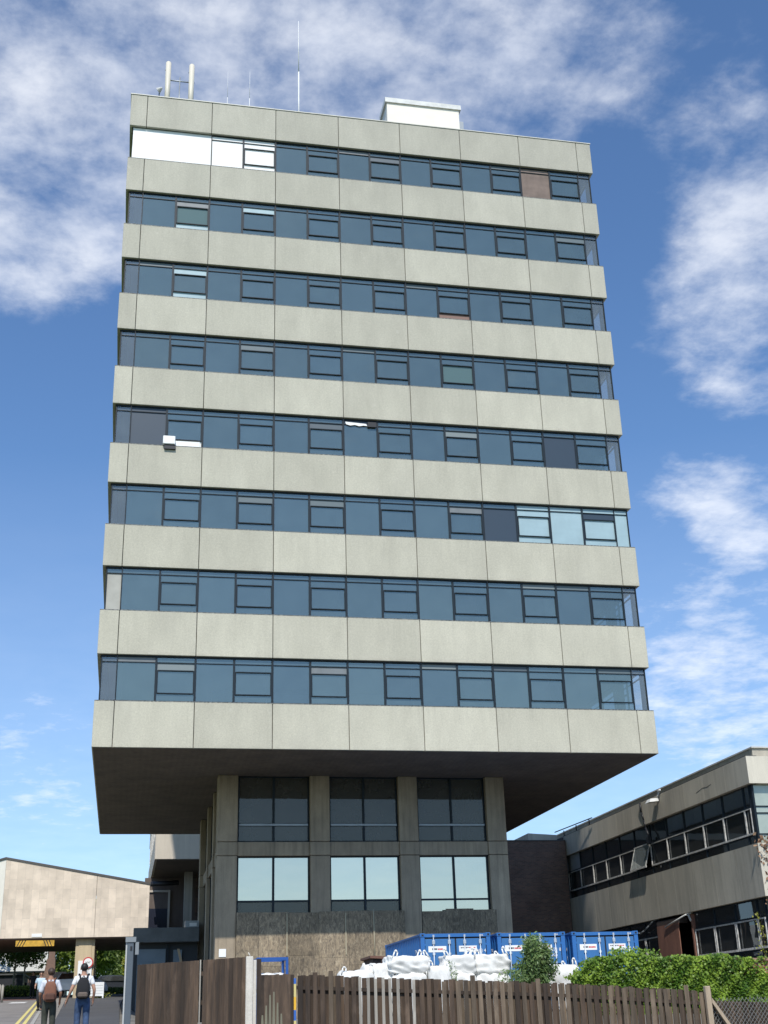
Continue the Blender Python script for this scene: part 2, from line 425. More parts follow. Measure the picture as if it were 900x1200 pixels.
    for k in range(8):
        for u in range(14):
            if (k, u) in special or rb.random() > .22: continue
            m_ = rb.choice(M_BL)
            special[(k, u)] = ((G, G, m_, G) if rb.random() < .6 else (G, G, G, m_), None) if u % 2 else ((G, m_), None)
    for k in range(8):
        z = SOF + k * H + SPH
        sl = MB(); sl.ring(-EX + .005, EX - .005, .005, DEP - .005, .3, z + .002, z + .035); sl.build('sill', M_SILL, T)
        hd = MB(); hd.ring(-EX + .12, EX - .12, .12, DEP - .12, .2, SOF + (k + 1) * H - .02, SOF + (k + 1) * H + .028); hd.build('window_head', M_FRAME, T)
        for u in ['L'] + list(range(14)) + ['R']:
            if u == 'L': kind, x = 'cornerL', -10.5
            elif u == 'R': kind, x = 'cornerR', 10.5
            else: kind, x = ('casement' if u % 2 else 'fixed'), -10.5 + 1.5 * u
            n = 4 if kind == 'casement' else 2
            mats, lab = special.get((k, u), ((M_GLASS if kind[0] != 'c' or kind == 'casement' else M_GLASS_CLEAR,) * n, None))
            o = bpy.data.objects.new({'fixed': 'fixed_window', 'casement': 'casement_window', 'cornerL': 'corner_window', 'cornerR': 'corner_window'}[kind], pane_mesh(kind, mats))
            COL.objects.link(o); o.parent = T; o.location = (x, GY, z + .035 - 1.83)
            o.scale = (1, 1, (gh - .055) / gh)
            if lab: o['label'] = lab
            if (k, u) not in ((7, 0), (7, 1), (7, 'L')):
                f = bpy.data.objects.new('frame', fr[kind]); COL.objects.link(f); f.parent = o
                if kind == 'casement': q = bpy.data.objects.new('sash', sash_me); COL.objects.link(q); q.parent = o
    # torn strip in the fifth band
    z = SOF + 3 * H + SPH + .86 * gh
    tb = MB(); pts = [(-1.42, .05), (-.5, .0), (-.45, -.1), (-.62, -.09), (-.8, -.13), (-1.0, -.08), (-1.2, -.12), (-1.38, -.07)]
    tb.add([(x, .085, z + zz + .05) for x, zz in pts] + [(x, .095, z + zz + .05) for x, zz in pts], [tuple(range(8)), tuple(range(15, 7, -1))] + [(i, i + 8, (i + 1) % 8 + 8, (i + 1) % 8) for i in range(8)])
    tb.box(-.44, -.06, .04, .10, z - .1, z + .13, 1)
    tb.build('torn_blind', [M_WHITEB, M_BLACK], T)
    # side and rear glazing, as one mesh per face
    for face in ('x-', 'x+', 'y+'):
        mb = MB()
        for k in range(8):
            z0 = SOF + k * H + SPH + .035; z1 = SOF + (k + 1) * H - .05
            for i in range(14):
                p = (.625 if face != 'y+' else -10.5) + 1.5 * i
                cs = (z0, z0 + (z1 - z0) * .86, z1)
                for j in (0, 1):
                    a, b = cs[j], cs[j + 1]
                    if face == 'y+': mb.quad([(p, DEP - .22, a), (p, DEP - .22, b), (p + 1.5, DEP - .22, b), (p + 1.5, DEP - .22, a)], 0)
                    else:
                        X = -EX + .17 if face == 'x-' else EX - .17
                        mb.quad([(X, p, a), (X, p, b), (X, p + 1.5, b), (X, p + 1.5, a)], 0)
                for (za, zb) in ((z0, z1), (z0 + (z1 - z0) * .85, z0 + (z1 - z0) * .87)) + (((z0 + (z1 - z0) * .17, z0 + (z1 - z0) * .2), (z0 + (z1 - z0) * .67, z0 + (z1 - z0) * .7)) if i % 2 else ()):
                    full = zb == z1 and za == z0
                    e = (p - .03, p + .03) if full else (p + .03, p + 1.47)
                    if face == 'y+': mb.box(e[0], e[1], DEP - .24, DEP - .17, za, zb, 1)
                    else: mb.box(X - .035, X + .035, e[0], e[1], za, zb, 1)
        mb.build('side_glazing', [M_GLASS_CLEAR if face[0] == 'x' else M_GLASS, M_FRAME], T)
    # ---------------- recessed base
    BX, BY0, BY1 = 5.8, 5.2, 17.6
    cols = []
    for cx in (-5.75, -1.9, 1.9, 5.77): cols += [(cx, 5.62), (cx, BY1)]
    for cy in (9.6, 13.6): cols += [(-5.75, cy), (5.77, cy)]
    for cx, cy in cols:
        mb = MB()
        for z0, z1 in ((1.5, 8.19), (8.21, 8.75), (8.77, SOF - .02)):
            w_ = (.415 if z0 != 8.21 else .42) - (.10 if cy in (9.6, 13.6) else 0)
            mb.bbox(cx - w_, cx + w_, cy - w_, cy + w_, z0, z1, .02)
        mb.box(cx - .29, cx + .29, cy - .29, cy + .29, 8.15, 8.8, 1)
        mb.build('column', [M_COLM, M_JOINT], T)
    bm_ = MB()
    for a, b in ((-5.33, -2.32), (-1.48, 1.48), (2.32, 5.35)):
        bm_.bbox(a, b, 5.30, 5.75, 8.20, 8.76, .015); bm_.bbox(a, b, 17.3, 17.75, 8.20, 8.76, .015)
    for a, b in ((6.04, 9.18), (10.02, 13.18), (14.02, 17.18)):
        for X in (-6.0, 5.55): bm_.bbox(X, X + .45, a, b, 8.2, 8.76, .015)
    bm_.build('floor_beam', M_COLM, T)
    # front windows of the base
    for a, b in ((-5.31, -2.335), (-1.465, 1.465), (2.335, 5.33)):
        for lower in (0, 1):
            y = 5.5
            z0, z1 = ((8.77, SOF - .03), (5.2, 8.19))[lower]
            zt = (9.5, 6.42)[lower]; m = (a + b) / 2
            pn = MB()
            for xa, xb in ((a, m), (m, b)):
                pn.quad([(xa, y, zt), (xb, y, zt), (xb, y, z1), (xa, y, z1)], 0); pn.quad([(xa, y, z0), (xb, y, z0), (xb, y, zt), (xa, y, zt)], 1 if (lower and a < 2) else (0))
            o = pn.build('base_window', [M_GLASS_MIRR if lower else M_GLASS_DARK, M_GLASS_DARK], T)
            f = MB()
            f.box(a, a + .05, y - .06, y + .04, z0, z1); f.box(b - .05, b, y - .06, y + .04, z0, z1); f.box(m - .045, m + .045, y - .06, y + .04, z0, z1)
            for xa, xb in ((a + .05, m - .045), (m + .045, b - .05)):
                f.box(xa, xb, y - .055, y + .04, z0, z0 + .05); f.box(xa, xb, y - .055, y + .04, z1 - .05, z1); f.box(xa, xb, y - .055, y + .04, zt - .035, zt + .035)
            if not lower: f.box(a + .05, b - .05, y - .10, y - .061, zt - .07, zt + .01, 1)
            f.build('frame', [M_FRAME, M_GREYM], o)
    # side and rear glazing of the base
    for X, nm in ((-5.78, -1), (5.80, 1)):
        sg = MB()
        for a, b in ((6.04, 9.18), (10.02, 13.18), (14.02, 17.18)):
            for z0, z1 in ((1.6, 8.19), (8.77, SOF - .03)):
                sg.quad([(X, a, z0), (X, b, z0), (X, b, z1), (X, a, z1)], 0)
                n = 4
                for i in range(n + 1):
                    yy = a + (b - a) * i / n; sg.box(X - .12, X + .05, yy - .045, yy + .045, z0, z1, 1)
                for zz in ((2.6, 4.4, 6.4) if z0 < 5 else (9.5,)): sg.box(X - .04, X + .04, a, b, zz - .04, zz + .04, 1)
        sg.build('side_glazing', [M_GLASS_DARK, M_FRAME], T)
    sg = MB()
    for a, b in ((-5.33, -2.32), (-1.48, 1.48), (2.32, 5.35)): sg.quad([(a, 17.6, 1.6), (b, 17.6, 1.6), (b, 17.6, 11.4), (a, 17.6, 11.4)])
    sg.build('rear_glazing', M_GLASS_DARK, T)
    ib = MB(); ib.box(-4.5, 4.5, 8.2, 15.5, 1.7, SOF - .03); ib.box(-5.5, 5.5, 5.8, 17.4, 8.3, 8.6, 1); ib.box(-5.5, 5.5, 5.8, 17.4, 4.9, 5.1, 1); ib.build('inner_wall', [M_INT, M_INTW], T)
    # weathered boarding over the ground floor
    M_PLY = mat_ply()
    x = -5.33; bd = MB()
    while x < 1.55:
        w_ = min(random.choice((1.22, 1.22, .9, 1.22)), 1.58 - x)
        if w_ < .1: break
        top = 5.95 + random.uniform(-.02, .03)
        zj = 4.1 + random.uniform(-.2, .3)
        yy = 5.155 + random.uniform(-.012, .012)
        bd.box(x + .004, x + w_ - .004, yy - .02, yy, 1.7, zj - .004, 0); bd.box(x + .004, x + w_ - .004, yy - .022, yy, zj + .004, top, 0)
        x += w_
    bd.bar((.28, 5.11, 3.9), (.26, 5.11, 6.0), .03, 4, 1)
    for xx in (-3.3, -.9): bd.box(xx - .02, xx + .02, 5.09, 5.125, 4.3, 5.9, 1)
    x = 2.33
    for w_, tp in ((1.0, 5.93), (1.2, 6.02), (1.0, 5.97)):
        bd.box(x + .004, x + w_ - .004, 5.20, 5.22, 1.7, tp, 0); x += w_
    bd.build('boarding', [M_PLY, mat('batten_pale', (.42, .37, .26), .8)], T)
    nb = MB(); nb.box(-6.0, -5.72, 5.18, 5.2, 4.30, 4.60); nb.build('notice', M_WHITEB, T)
    # plant room on the roof
    pr_ = MB(); zr = SOF + 8 * H + 1.15
    pr_.box(1.15, 4.85, 1.0, 2.3, zr, 44.15, 0); pr_.box(1.05, 4.95, .92, 2.4, 44.15, 44.42, 1)
    pr_.box(4.88, 5.12, 1.2, 1.9, zr + .4, 43.65, 2); pr_.box(2.3, 2.45, 1.2, 1.35, 44.42, 44.55, 2); pr_.box(4.3, 4.45, 1.2, 1.35, 44.42, 44.53, 2)
    pr_.build('plant_room', [mat('cream_render', (.86, .80, .70), .7, stain=.1, sscale=.7), M_WMETAL, M_GREYM], T)
    return T

def mat_ply():
    m = bpy.data.materials.new('weathered_ply'); nt, b, out = nodes_of(m)
    oc = objcoord(nt)
    f = mrange(nt, noise(nt, mapping(nt, oc, (3.5, 3.5, 1.3)), 2.4, 10, .8, 1.2), .36, .62, 0, 1)
    c = mixc(nt, f, (.37, .29, .19), (.105, .085, .065))
    g = mrange(nt, noise(nt, mapping(nt, oc, (4, 4, 2.)), 2.6, 6, .8, .8), .54, .70, 0, .75)
    c = mixc(nt, g, c, (.55, .46, .32))
    big = mrange(nt, noise(nt, oc, .7, 3, .5), .3, .7, .75, 1.2)
    c = mixc(nt, 1., c, mathn(nt, 'MULTIPLY', big, mrange(nt, attr(nt), 0, 1, .78, 1.15)), 'MULTIPLY')
    lk(nt, c, b.inputs['Base Color']); b.inputs['Roughness'].default_value = .9
    return m

TOWER = build_tower()

# things on the tower
ac = MB(); z = SOF + 3 * H + SPH
ac.bbox(-9.12, -8.62, -.16, .17, z + .03, z + .4, .02, 0); ac.box(-9.06, -8.6, -.1, .17, z - .17, z + .025, 1); ac.box(-8.61, -7.6, .10, .16, z + .04, z + .3, 0)
solo(ac, 'air_conditioner', [M_WHITEB, M_BLACK], 'small white window unit sticking out of an upper tower window near its left corner', 'air conditioner', (-8.9, 0, z))

zr = SOF + 8 * H + 1.15
A = thing('antenna_frame', 'pair of fat cream panel antennas joined by grey rails on the left of the roof', 'antenna', (-9.05, 1.0, zr))
for x in (-9.62, -8.5):
    a = MB(); a.bar((x, 1, zr + .2), (x, 1, 45.05), .13, 14); a.bar((x, 1, 45.05), (x, 1, 45.1), .1, 14); a.build('panel_antenna', mat('cream_plastic', (.62, .58, .48), .5), A)
a = MB()
for zz in (44.15, 43.1): a.bar((-9.75, 1.15, zz), (-8.35, 1.15, zz), .035, 6)
a.bar((-9.05, 1.15, zr), (-9.05, 1.15, 44.4), .03, 6); a.bar((-9.62, 1.15, zr), (-9.62, 1.15, 44.5), .04, 6); a.bar((-8.5, 1.15, zr), (-8.5, 1.15, 44.5), .04, 6)
a.bar((-9.78, 1.1, 44.7), (-9.6, 1.1, 44.7), .03, 6); a.bar((-8.66, 1.1, 44.7), (-8.5, 1.1, 44.7), .03, 6)
a.build('rail', M_GREYM, A)
for x, y, top, r, lab in ((-3.27, 1, 48.7, .036, 'tallest white whip aerial standing on the tower roof'), (-6.75, 1, 44.95, .013, 'thin grey whip aerial nearest the twin panel antennas'), (-5.68, 1, 45.1, .016, 'thin white whip aerial midway along the roof edge')):
    a = MB(); a.bar((x, y, zr), (x, y, zr + (top - zr) * .55), r, 8); a.bar((x, y, zr + (top - zr) * .55), (x, y, top), r * .75, 8, r2=r * .4)
    a.bar((x, y, zr), (x, y, zr + .1), .12, 8, 1)
    solo(a, 'whip_aerial', [mat('aerial_white', (.75, .75, .73), .4), M_GREYM], lab, 'aerial', (x, y, zr), 'whip aerials on the tower roof')
d = MB()
for i in range(6):
    t0, t1 = i * .15, (i + 1) * .15
    d.bar((-10.05 + t0 * .2, .9 - .16 * math.sin(t0), zr + 1.78 + t0 * .1), (-10.05 + t1 * .2, .9 - .16 * math.sin(t1), zr + 1.78 + t1 * .1), .15 - i * .018, 12, 0, None, .15 - (i + 1) * .018)
d.bar((-10., 1, zr), (-10., 1, zr + 1.75), .03, 6, 1)
solo(d, 'dish_aerial', [M_WMETAL, M_GREYM], 'small white dish beside the twin panel antennas on the roof corner', 'aerial', (-10, 1, zr))

# ================================================================== RIGHT WING
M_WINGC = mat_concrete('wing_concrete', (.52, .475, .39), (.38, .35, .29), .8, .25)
M_WINGF = mat_concrete('wing_fascia', (.66, .61, .50), (.54, .50, .41), .8, .2)  # lighter concrete; on the front bands it carries their sunlight in the colour
M_GLW = mat_glass('wing_glass', (.30, .34, .36), (.85, .9, .95), .08, .92, (.085, .09, .09), .5)
M_GLP = mat_glass('wing_front_glass', (.3, .35, .33), (.85, .95, .88), .12, .95, (.50, .55, .46), .8)
M_WFRAME = mat('white_paint_frame', (.66, .65, .62), .6, var=.1, stain=.35, sscale=9, stain_col=(.3, .28, .25))
M_BRICKD = mat_brick('dark_brick', (.21, .12, .09), (.13, .08, .065), (.17, .15, .13))
M_RUST = mat('brown_sheet', (.27, .13, .09), .7, var=.15, stain=.3, sscale=3, sz=.3)

def build_wing():
    T = thing('wing_building', 'low two storey concrete wing with ribbon windows to the right of the tower', 'building', (20, 14, 1.83))
    X0, X1, Y0, Y1 = 16.0, 34.0, 1.8, 25.9
    # fascia, battered inwards
    def band(name, z0, z1, dx, joint=2.1, mt=M_WINGC, mf=M_WINGF):
        mb = MB(); y = Y0
        n = 11; L = (Y1 - Y0) / n
        for i in range(n):
            a, b = Y0 + i * L + (.008 if i else 0), Y0 + (i + 1) * L - (.008 if i < n - 1 else 0)
            da = dx if i == 0 else 0
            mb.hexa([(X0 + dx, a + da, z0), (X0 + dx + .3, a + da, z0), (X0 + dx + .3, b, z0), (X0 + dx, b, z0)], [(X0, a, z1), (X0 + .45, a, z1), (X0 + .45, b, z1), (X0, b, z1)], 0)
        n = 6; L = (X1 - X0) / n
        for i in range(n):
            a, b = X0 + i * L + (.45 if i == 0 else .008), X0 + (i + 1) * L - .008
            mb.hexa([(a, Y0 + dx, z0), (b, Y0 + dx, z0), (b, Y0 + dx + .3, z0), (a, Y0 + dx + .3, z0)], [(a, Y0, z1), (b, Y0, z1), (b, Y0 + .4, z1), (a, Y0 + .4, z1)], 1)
        # return of the corner panel, its sunlight put into the lighter concrete
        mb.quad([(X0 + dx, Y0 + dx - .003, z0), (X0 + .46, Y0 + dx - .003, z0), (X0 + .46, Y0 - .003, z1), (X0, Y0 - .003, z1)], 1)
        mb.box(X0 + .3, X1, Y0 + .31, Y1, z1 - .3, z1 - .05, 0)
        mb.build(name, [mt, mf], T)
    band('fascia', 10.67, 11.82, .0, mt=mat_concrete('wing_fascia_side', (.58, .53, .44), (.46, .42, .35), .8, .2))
    band('spandrel', 6.08, 8.20, .03)
    up = MB(); up.box(16.55, X1, 2.2, 31, 11.83, 12.25, 0); up.box(16.5, X1, 2.12, 31.05, 12.25, 12.31, 1); up.box(16.0, 16.5, Y0, Y1, 11.825, 11.85, 2); up.build('roof', [M_WINGC, M_COPING, M_FELT], T)
    # windows upper band
    XG = 16.22
    ms = [25.87 - 2.09 * i for i in range(12)]
    openi = 5
    for i in range(12):
        b = ms[i]; a = ms[i + 1] if i < 11 else Y0 + .5
        o = MB(); M2 = [M_GLW, mat('grey_blind', (.30, .31, .31), .6)]
        for z0, z1 in ((8.2, 8.6), (8.6, 9.75), (9.75, 10.67)):
            if i == openi and z0 >= 8.6: continue
            o.quad([(XG, a, z0), (XG, a, z1), (XG, b, z1), (XG, b, z0)], 1 if (i == 0 and z0 > 9.7) else 0)
        w = o.build('ribbon_window', M2, T)
        if i == openi: MB().quad([(XG, a, 9.75), (XG, a, 10.67), (XG, b, 10.67), (XG, b, 9.75)]).build('pane', M_GLW, w)
        f = MB(); r = .035
        f.box(XG - .05, XG + .04, a - r, a + r, 8.2, 10.67, 0)
        f.box(XG - .045, XG + .035, a + r, b - r, 9.72, 9.78, 0); f.box(XG - .045, XG + .035, a + r, b - r, 8.2, 8.24, 0); f.box(XG - .045, XG + .035, a + r, b - r, 8.57, 8.61, 0)
        f.build('frame', M_FRAME, w)
        v = MB(); xo = XG - .085; r = .02
        if i == openi:
            tp, bt = (XG - .09, 9.72), (XG - .42, 8.66)
            for yy in (a + .05, b - .05): v.hexa([(bt[0], yy - r, bt[1]), (bt[0] + .05, yy - r, bt[1]), (bt[0] + .05, yy + r, bt[1]), (bt[0], yy + r, bt[1])], [(tp[0], yy - r, tp[1]), (tp[0] + .05, yy - r, tp[1]), (tp[0] + .05, yy + r, tp[1]), (tp[0], yy + r, tp[1])])
            v.box(bt[0], bt[0] + .05, a, b, bt[1] - .09, bt[1]); v.box(tp[0], tp[0] + .05, a, b, tp[1], tp[1] + .06)
            v.quad([(bt[0] + .02, a, bt[1]), (tp[0] + .02, a, tp[1]), (tp[0] + .02, b, tp[1]), (bt[0] + .02, b, bt[1])], 1)
            v.build('open_vent', [M_WFRAME, M_GLASS_CLEAR], w)
        else:
            v.box(xo, xo + .05, a + .002, a + .002 + 2 * r, 8.62, 9.7); v.box(xo, xo + .05, b - .002 - 2 * r, b - .002, 8.62, 9.7)
            v.box(xo + .002, xo + .048, a + .002 + 2 * r, b - .002 - 2 * r, 8.62, 8.69); v.box(xo + .002, xo + .048, a + .002 + 2 * r, b - .002 - 2 * r, 9.66, 9.7)
            v.build('vent_frame', M_WFRAME, w)
    # lower floor windows towards the camera
    XL = 16.28
    mlow = [9.35, 7.25, 5.15, 3.1, Y0 + .6]
    mleft = [25.8, 23.7, 21.6, 19.5, 17.4, 15.3, 13.4]
    def lowwin(a, b):
        o = MB()
        for z0, z1 in ((3.5, 4.05), (4.05, 5.35), (5.35, 6.08)): o.quad([(XL, a, z0), (XL, a, z1), (XL, b, z1), (XL, b, z0)], 0)
        w = o.build('lower_window', M_GLW, T)
        f = MB(); f.box(XL - .05, XL + .04, a - .04, a + .04, 3.5, 6.08)
        for zz in (3.53, 4.05, 5.35, 6.05): f.box(XL - .045, XL + .035, a + .04, b - .04, zz - .03, zz + .03)
        f.build('frame', M_FRAME, w)
        v = MB(); xo = XL - .1; r = .025
        v.box(xo, xo + .05, a + .04, a + .04 + 2 * r, 4.1, 5.3); v.box(xo, xo + .05, b - .04 - 2 * r, b - .04, 4.1, 5.3)
        v.box(xo + .002, xo + .048, a + .14, b - .14, 4.1, 4.19); v.box(xo + .002, xo + .048, a + .14, b - .14, 5.24, 5.3)
        v.build('vent_frame', M_WFRAME, w)
    for b, a in zip(mlow[:-1], mlow[1:]): lowwin(a, b)
    for b, a in zip(mleft[:-1], mleft[1:]): lowwin(a, b)
    lw = MB(); lw.box(XL - .02, XL + .3, Y0 + .55, 25.9, 1.5, 3.5); lw.box(XL + .4, X1, Y0 + .55, Y0 + .85, 1.5, 3.5); lw.build('lower_wall', M_BRICKD, T)
    # brown sheet over the doorway and the dark gap beside it
    bs = MB()
    for i in range(4): a = 10.75 + i * .64; bs.box(16.03, 16.07 + .004 * i, a, a + .635, 3.4, 5.72, 0)
    bs.box(16.06, 16.5, 10.7, 13.35, 5.72, 5.95, 1); bs.box(16.15, 16.3, 9.42, 9.55, 3.4, 6.0, 0)
    bs.build('brown_sheeting', [M_RUST, mat('dark_header', (.06, .045, .04), .8)], T)
    ps = MB(); ps.bar((15.98, 12.2, 5.62), (16.0, 9.7, 6.0), .035, 6); ps.bar((16.12, 9.7, 6.0), (16.14, 9.5, 5.7), .06, 6); ps.bar((16.1, 9.9, 6.02), (16.2, 9.45, 6.1), .07, 5); ps.build('broken_pipe', M_WMETAL, T)
    # front (camera facing) glazing
    o = MB()
    for i in range(6):
        a, b = 16.25 + 3 * i * .99, 16.25 + 3 * (i + 1) * .99
        for z0, z1 in ((8.2, 8.6), (8.6, 9.45), (9.5, 9.75), (9.75, 10.67)): o.quad([(a, Y0 + .3, z0), (b, Y0 + .3, z0), (b, Y0 + .3, z1), (a, Y0 + .3, z1)], 0)
        o.box(b - .04, b + .04, Y0 + .25, Y0 + .34, 8.2, 10.67, 1)
        o.quad([(a, Y0 + .6, 3.5), (b, Y0 + .6, 3.5), (b, Y0 + .6, 6.08), (a, Y0 + .6, 6.08)], 0)
        o.box(b - .04, b + .04, Y0 + .55, Y0 + .64, 3.5, 6.08, 1)
    for zz in (8.6, 9.47, 9.75): o.box(16.25, 34, Y0 + .26, Y0 + .33, zz - .025, zz + .025, 1)
    o.box(16.19, 16.28, Y0 + .24, Y0 + .5, 8.2, 10.67, 1)
    o.build('front_glazing', [M_GLP, M_FRAME], T)
    # interior
    i_ = MB(); i_.box(21, 33, 6, 30, 1.9, 11.5); i_.box(16.6, 33.8, Y0 + .7, 25.8, 6.3, 6.6, 1); i_.box(16.6, 33.8, Y0 + .7, 25.8, 2.2, 2.4, 1); i_.box(16.6, 33.8, Y0 + .7, 25.8, 11.0, 11.2, 1)
    i_.box(15.9, 34, 25.95, 31, 1.7, 11.8); i_.box(33.9, 34.0, Y0 + .5, 31, 1.7, 11.82)
    i_.build('inner_wall', [M_INT, M_INTW], T)
    cr = MB(); cr.tube([(16.012, 5.4, 11.28), (16.012, 5.8, 11.22), (16.012, 6.3, 11.26), (16.012, 7.0, 11.16)], .02, 5, 0); cr.build('fascia_crack', M_JOINT, T)
    # brick link between tower and wing
    return T
WING = build_wing()

bk = MB(); bk.box(6.3, 15.97, 25.5, 31, 1.6, 11.53, 0); bk.box(6.3, 15.95, 25.45, 31.02, 11.53, 11.58, 1)
L_ = thing('brick_link', 'dark brick windowless block between the tower base and the right wing', 'building', (11, 28, 1.83))
bk.build('wall', [M_BRICKD, M_FELT], L_)
pb = MB(); pb.hexa([(13.9, 26.2, 11.585), (15.7, 26.2, 11.585), (15.7, 30, 11.585), (13.9, 30, 11.585)], [(13.9, 26.2, 12.08), (15.7, 26.2, 11.98), (15.7, 30, 11.98), (13.9, 30, 12.08)]); pb.build('roof_box', M_WINGF, L_)
rl = MB()
for y in (25.4, 23.2, 21.0): rl.bar((15.9, y, 11.8), (15.9, y, 12.12), .03, 6)
rl.bar((15.4, 25.6, 12.05), (15.9, 20.5, 12.12), .03, 6)
solo(rl, 'roof_rail', M_BLACK, 'short dark handrail on the wing roof next to the brick block', 'handrail', (15.9, 23, 11.83))

fl = thing('floodlight', 'pale floodlight hanging off the fascia of the right wing with loose cable', 'lamp', (15.8, 11.6, 11.4))
a = MB(); a.hexa([(15.45, 11.2, 11.45), (15.95, 11.2, 11.5), (15.95, 11.75, 11.5), (15.45, 11.75, 11.45)], [(15.55, 11.25, 11.62), (15.95, 11.25, 11.66), (15.95, 11.7, 11.66), (15.55, 11.7, 11.62)]); a.build('lamp_head', M_WMETAL, fl)
a = MB(); a.bar((15.9, 11.3, 11.6), (15.95, 11.1, 11.95), .04, 6); a.bar((15.9, 11.1, 11.95), (15.95, 10.9, 12.0), .05, 6); a.build('bracket', M_WMETAL, fl)
cb = MB(); cb.tube([(15.94, 13.6, 11.8), (15.97, 13.55, 11.3), (16.0, 13.4, 10.9), (16.0, 13.3, 10.5), (15.96, 12.95, 10.1), (15.97, 13.1, 9.8)], .05, 6); cb.box(15.9, 16.05, 12.9, 13.15, 9.65, 10.0, 0)
solo(cb, 'dangling_cable', M_BLACK, 'black cable dangling over the upper windows of the right wing', 'cable', (15.95, 13.4, 11.2))
cb = MB(); pts = [(16.1 , 15.8 - .0, 5.6), (16.1, 15.4, 5.55), (16.12, 14.9, 5.65), (16.15, 14.3, 5.85), (16.2, 13.8, 6.05), (16.3, 13.4, 6.12)]
cb.tube([(x - .1, y, z) for x, y, z in pts], .035, 6); solo(cb, 'curved_hose', M_GREYM, 'grey hose looping down from the wing wall beside the brown sheeting', 'hose', (16, 15, 5.8))

# ================================================================== REAR BUILDING, BRIDGE BLOCK, ENTRANCE
M_STONE = mat_brick('stone_cladding', (.78, .66, .53), (.66, .56, .45), (.52, .44, .36), 1.2, .48, True, .7, .006)
M_REARC = mat_concrete('rear_concrete', (.60, .53, .43), (.50, .44, .36), .7, .12)
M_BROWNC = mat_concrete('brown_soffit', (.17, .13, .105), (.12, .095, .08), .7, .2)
def build_rear():
    T = thing('rear_building', 'raised concrete block seen through the gap left of the tower base', 'building', (0, 55, 1.83))
    mb = MB()
    for a, b in ((-7.84, -4.6), (-4.59, -.5), (-.49, 4), (4.01, 9)): mb.bbox(a, b, 43, 43.3, 12.75, 14.65, .01)
    for k in range(3):
        z0 = 12.75 + k * 3.7
        mb.bbox(-7.86, -7.56, 43.31, 66, z0, z0 + 1.75, .01)
        if k: mb.bbox(-7.84, 9, 43, 43.3, z0, z0 + 1.9, .01)
    mb.build('spandrel_band', M_REARC, T)
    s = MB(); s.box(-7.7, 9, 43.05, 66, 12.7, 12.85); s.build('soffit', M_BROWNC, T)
    for k in range(3):
        w = MB(); z0 = 12.75 + k * 3.7 + 1.75
        for i in range(9):
            y = 43.5 + i * 2.15
            w.quad([(-7.75, y, z0), (-7.75, y, z0 + 1.95), (-7.75, y + 2.1, z0 + 1.95), (-7.75, y + 2.1, z0)], 0)
            w.box(-7.9, -7.7, y - .06, y + .06, z0, z0 + 1.95, 1)
        w.box(-7.7, 9, 43.15, 43.2, z0 + .15, z0 + 1.95, 0)
        w.build('window_band', [M_GLW, M_WFRAME], T)
    c = MB(); c.box(-7.4, 9, 44, 65.5, 12.95, 24.5); c.box(-7.84, 9, 43, 66, 24.5, 25.2); c.build('inner_wall', M_INT, T)
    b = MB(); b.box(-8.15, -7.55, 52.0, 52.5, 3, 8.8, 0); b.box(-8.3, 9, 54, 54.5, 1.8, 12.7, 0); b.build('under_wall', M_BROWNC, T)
    o = MB(); o.box(-8.25, -6.5, 53.8, 53.99, 9.0, 10.4, 1); o.box(-8.25, -6.5, 53.82, 53.99, 10.4, 11.6, 0); o.box(-6.5, -6.35, 53.7, 53.99, 8.6, 11.75, 2); o.box(-8.3, -6.5, 53.7, 53.99, 11.6, 11.75, 2); o.build('dark_opening', [M_BROWNC, mat('void_shade', (.012, .015, .03), .4), M_REARC], T)  # opening is a solid slab, its inner shade given as near-black colour
    cl = MB(); cl.bbox(-5.45, -4.85, 50, 50.6, 2, 12.7, .02); cl.build('column', M_WINGC, T)
    bt = MB(); bt.bar((-7.9, 51.8, 12.0), (-5.8, 51.8, 12.1), .18, 8); bt.build('duct', M_BLACK, T)
    sd = MB()
    for i in range(6): y = 50.4; x = -4.4 + i * .45; sd.box(x, x + .12, y, y + .1, 9.5, 12.6, 0)
    sd.quad([(-4.6, 50.6, 9.5), (-1, 50.6, 9.5), (-1, 50.6, 12.6), (-4.6, 50.6, 12.6)], 1)
    sd.build('stair_glazing', [M_FRAME, M_BRICKD], T)
    pz = MB(); pz.hexa([(-6.3, 30, 6.6), (-4.5, 30, 6.6), (-4.5, 32, 6.6), (-6.3, 32, 6.6)], [(-6.15, 30, 7.3), (-4.5, 30, 7.3), (-4.5, 32, 7.3), (-6.15, 32, 7.3)]); pz.build('parapet', M_REARC, T)
build_rear()

